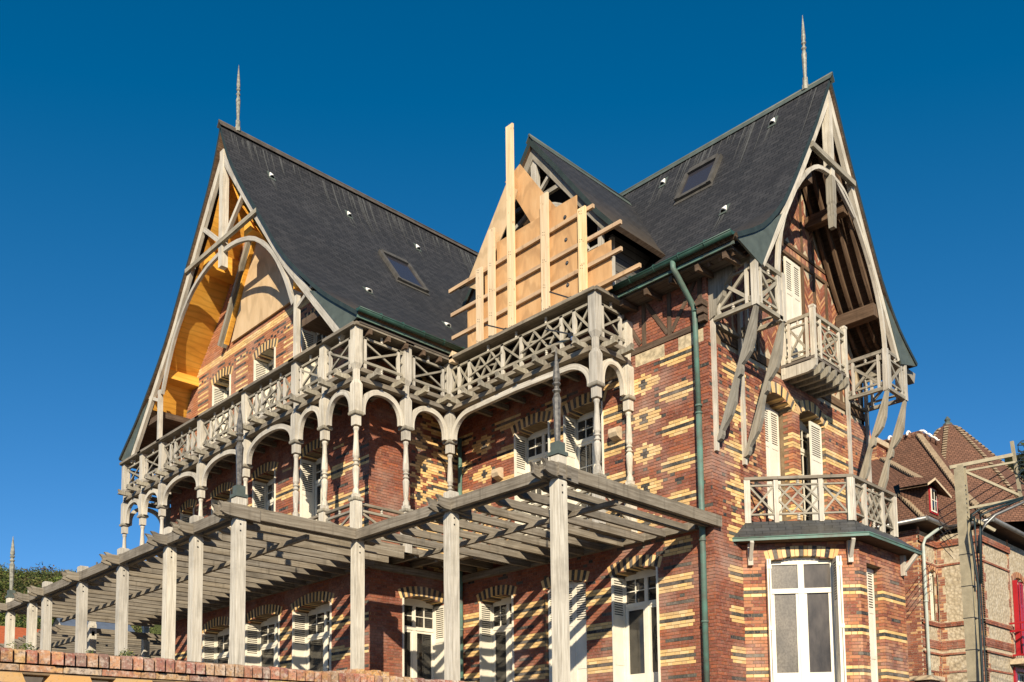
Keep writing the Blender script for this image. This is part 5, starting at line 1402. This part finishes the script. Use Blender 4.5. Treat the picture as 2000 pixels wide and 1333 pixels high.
mb = MB(); mb.tube([(31.0, 11.4, 7.75), (30.45, 11.75, 7.3), (30.38, 11.80, 7.1), (30.38, 11.80, -1.6)], .055, 'pipe_white', 8)
for z in (2.4, 5.2): mb.tube([(30.38, 11.8, z), (30.38, 11.8, z+.06)], .07, 'pipe_white', 8)
mb.build('downpipe', nh)
# gate pier cap before the neighbour
gp = thing('gate_pier', 'brick gate pier with a grey stone cap below the neighbour house', 'pier', (26.5, 10.4, -1.6))
mb = MB(); mb.box(26.2, 27.0, 10.2, 10.6, -1.6, 2.3, 'brick', 2, (.3, .16, .1)); mb.build('shaft', gp); mb = MB(); mb.box(26.1, 27.1, 10.1, 10.7, 2.3, 2.42, 'stone'); mb.build('cap', gp)

# ------------------------------------------------------------------ UTILITY POLE
up_ = thing('utility_pole', 'grey concrete utility pole with steel arms, cables and a street lamp at the right', 'utility pole', (20.15, 6.85, -1.6))
base = Vector((20.20, 6.86, -1.6)); topv = Vector((19.62, 6.80, 6.08))
mb = MB(); d = (topv-base)
def polec(t): return base+d*t
n = 26
for i in range(n):
    a, b = polec(i/n), polec((i+1)/n); w0 = .30-.09*i/n; w1 = .30-.09*(i+1)/n
    for sx_ in (-1, 1):   # two flanges and a recessed web = an H section
        mb.hexa([c+Vector((sx_*w_*.36+q*w_*.12, r_*w_*.42, 0)) for c, w_ in ((a, w0), (b, w1)) for r_ in (-1, 1) for q in (-1, 1)], 'concrete', 2)
    mb.hexa([c+Vector((q*w_*.25, r_*w_*.28, 0)) for c, w_ in ((a, w0), (b, w1)) for r_ in (-1, 1) for q in (-1, 1)], 'concrete', 2)
for z in range(8):
    c = polec(.86+.012*z*1.0); mb.box(c.x-.02, c.x+.02, c.y-.085, c.y-.07, c.z, c.z+.03, 'metal_dark')
mb.build('shaft', up_)
mb = MB(); W_ = (20.29, 6.02)
mb.beam((19.45, 6.95, 6.05), (20.25, 5.98, 6.26), .05, .07, 'concrete'); mb.beam((19.6, 6.9, 5.96), (20.25, 5.94, 6.10), .04, .04, 'concrete')
mb.beam((20.26, 5.98, 6.55), (20.42, 5.92, 5.35), .06, .06, 'concrete')
mb.beam((19.7, 6.75, 5.98), (20.42, 5.92, 5.42), .045, .05, 'concrete'); mb.beam((19.72, 6.8, 5.2), (20.4, 5.92, 5.36), .045, .05, 'concrete'); mb.beam((19.75, 6.75, 5.05), (20.1, 6.35, 4.72), .06, .06, 'concrete')
mb.build('crossarm', up_)
mb = MB()
mb.tube([(19.82, 6.6, 4.25), (19.8, 6.55, 4.6), (19.86, 6.45, 4.85), (20.0, 6.3, 5.02), (20.45, 5.92, 5.28), (20.65, 5.76, 5.40)], .032, 'metal_grey', 8)
lm = mb.build('lamp_arm', up_)
mb = MB(); mb.tube([(20.55, 5.84, 5.38), (20.66, 5.75, 5.42), (20.9, 5.55, 5.52), (21.1, 5.4, 5.55)], [.05, .09, .12, .05], 'metal_grey', 10); mb.build('lamp_head', up_)
mb = MB()
mb.cut().tube([(19.72, 6.55, 3.6), (19.72, 6.5, 4.7), (19.76, 6.5, 5.02), (19.95, 6.35, 5.12), (20.4, 5.88, 5.35)], .028, 'cable', 6)
mb.cut().tube([(19.86, 6.6, -1.6), (19.72, 6.62, 1.5), (19.64, 6.58, 3.6), (19.5, 6.62, 4.6), (19.53, 6.6, 5.0), (19.7, 6.5, 5.12), (20.42, 5.88, 5.38)], .028, 'cable', 6)
mb.cut().tube([(20.12, 6.66, -1.6), (20.0, 6.64, 1.0), (19.9, 6.62, 3.6), (19.78, 6.62, 4.4), (19.70, 6.6, 5.0)], .018, 'cable', 6)
for k in range(7):
    t = .25+.085*k; c = polec(t); w_ = .30-.09*t; mb.cut().box(c.x-w_*.5, c.x+w_*.5, c.y-w_*.45, c.y+w_*.45, c.z, c.z+.015, 'metal_dark')
for k in range(9):
    z = 5.4+.13*k; a = Vector((20.42-.02*k, 5.88, z)); mb.cut().tube([a, a+Vector((.4, -.3, .02)), a+Vector((1.6, -1.2, .25+.1*k)), a+Vector((9, -7, 1.5+.4*k))], .012, 'cable', 5)
for k in range(5):
    a = Vector((20.42, 5.9, 5.5+.2*k)); mb.cut().tube([a, a+Vector((.2, .1, -.1)), a+Vector((2.5, 2.6, -.2)), a+Vector((10, 5, 1.0))], .011, 'cable', 5)
for k in range(10):
    c = Vector((20.45+random.uniform(-.08, .14), 5.82+random.uniform(-.08, .08), 6.0+random.uniform(-.5, .5))); r_ = random.uniform(.08, .19); q = random.uniform(-.5, .5)
    mb.cut().tube([c+Vector((math.cos(t*.7)*r_, -math.cos(t*.7)*r_*.8+q*.05*t, math.sin(t*.7)*r_)) for t in range(10)], .012, 'cable', 5)
mb.pieces('cable', up_)

# ------------------------------------------------------------------ SCAFFOLD RAIL beyond the gallery
sc = thing('scaffold_rail', 'thin grey scaffold tube rail standing beyond the far end of the gallery', 'scaffold', (12, 31.5, 1.12))
mb = MB()
for x, y in ((11.6, 31.9), (14.2, 31.9), (11.6, 37)): mb.cut().tube([(x, y, 1.1), (x, y, 7.1)], .03, 'metal_grey', 6)
for z in (5.95, 6.45): mb.cut().tube([(11.5, 31.9, z), (18, 31.9, z+.02)], .025, 'metal_grey', 6); mb.cut().tube([(11.6, 31.9, z), (11.6, 38, z)], .025, 'metal_grey', 6)
mb.pieces('tube', sc)

# ------------------------------------------------------------------ DISTANT HOUSES
def far_house(name, label, x, y, wx, wy, z0, ze, zr, roof, wall='render_cream'):
    t = thing(name, label, 'house', (x, y, z0)); mb = MB(); mb.box(x-wx/2, x+wx/2, y-wy/2, y+wy/2, z0, ze, wall); mb.prism([(y-wy/2, ze), (y+wy/2, ze), (y, zr-.1)], 'X', x-wx/2+.05, x+wx/2-.05, wall); mb.build('wall', t)
    mb = MB()
    for s_ in (-1, 1):
        q = [(x-wx/2-.3, y, zr), (x+wx/2+.3, y, zr), (x+wx/2+.3, y+s_*(wy/2+.4), ze-.2), (x-wx/2-.3, y+s_*(wy/2+.4), ze-.2)]; mb.face(q, roof, [(0, 4), (wx, 4), (wx, 0), (0, 0)]); mb.face([(a, b, c-.15) for a, b, c in q], roof)
    mb.build('roof', t)
    mb = MB()
    for k in range(3): mb.cut().box(x-wx/2-.02, x-wx/2, y-wy/3+k*wy/3-.4, y-wy/3+k*wy/3+.4, ze-1.8, ze-.5, 'glass')
    mb.pieces('window', t)
far_house('distant_house', 'distant house with an orange-red tiled roof low at the left under the hill', 17.5, 66, 11, 8, -1.6, 7.6, 9.6, 'red_roof')
far_house('distant_house', 'distant house with a blue-grey slate roof seen between the pergola posts', 27.5, 76, 5, 6, -1.6, 10.2, 12.2, 'blue_roof')

# ------------------------------------------------------------------ HILL
mb = MB(); nA, nD = 60, 26
def hillz(az, dist):
    t = min(1, max(0, (dist-60)/75)); s_ = t*t*(3-2*t)
    return -1.6+s_*(26.1+.5*math.sin(az*61+1)+10*(az-1.27)) + .6*math.sin(dist*.13+az*17)
grid = []
for i in range(nA+1):
    az = 1.02+.62*i/nA; row = []
    for j in range(nD+1):
        dd_ = 60+170*(j/nD); row.append((math.cos(az)*dd_, math.sin(az)*dd_, hillz(az, min(dd_, 150))-(max(0, dd_-150)*.12)))
    grid.append(row)
for i in range(nA):
    for j in range(nD): mb.face([grid[i][j], grid[i][j+1], grid[i+1][j+1], grid[i+1][j]], 'hill_ground', smooth=True)
structure(mb.build('hill'))
mb = MB(); HC = [(.085, .11, .022), (.06, .085, .02), (.11, .13, .03), (.045, .06, .018), (.13, .13, .045), (.10, .075, .03)]
for i in range(1000):
    az = random.uniform(1.18, 1.40); dd_ = random.uniform(72, 142); z = hillz(az, dd_); r_ = random.uniform(1.3, 3.2); base_c = random.choice(HC)
    leafcloud(mb, (math.cos(az)*dd_, math.sin(az)*dd_, z+r_*.1), (r_, r_, r_*.42), 210, .12, [tuple(x*random.uniform(.8, 1.2) for x in base_c) for _ in range(3)]+[base_c])
tag(mb.build('hillside_shrubs'), 'dense green shrubs covering the hillside at the far left', 'shrubs', kind='stuff')
def bush(az, dist, r_, label, cols):
    t = thing('hilltop_bush', label, 'bush', (math.cos(az)*dist, math.sin(az)*dist, hillz(az, dist)), 'bushes on the crest of the hill')
    p = t.location; mb = MB(); leafcloud(mb, (p.x, p.y, p.z+r_*.55), (r_*1.2, r_*1.2, r_*.7), 700, .17, cols); mb.build('crown', t)
    mb = MB(); mb.tube([p, p+Vector((.1, 0, r_))], [.2, .08], 'bark', 6); mb.build('stem', t)
bush(1.2685, 140, 2.9, 'largest dark round bush on the crest of the hill', [(.06, .06, .02), (.09, .05, .025)])
bush(1.246, 140, 1.7, 'small loose bush on the crest just right of the big round bush', [(.05, .06, .02)])
bush(1.205, 140, 2.2, 'low dark bush on the hill crest nearest the pergola', [(.06, .06, .02), (.1, .05, .03)])
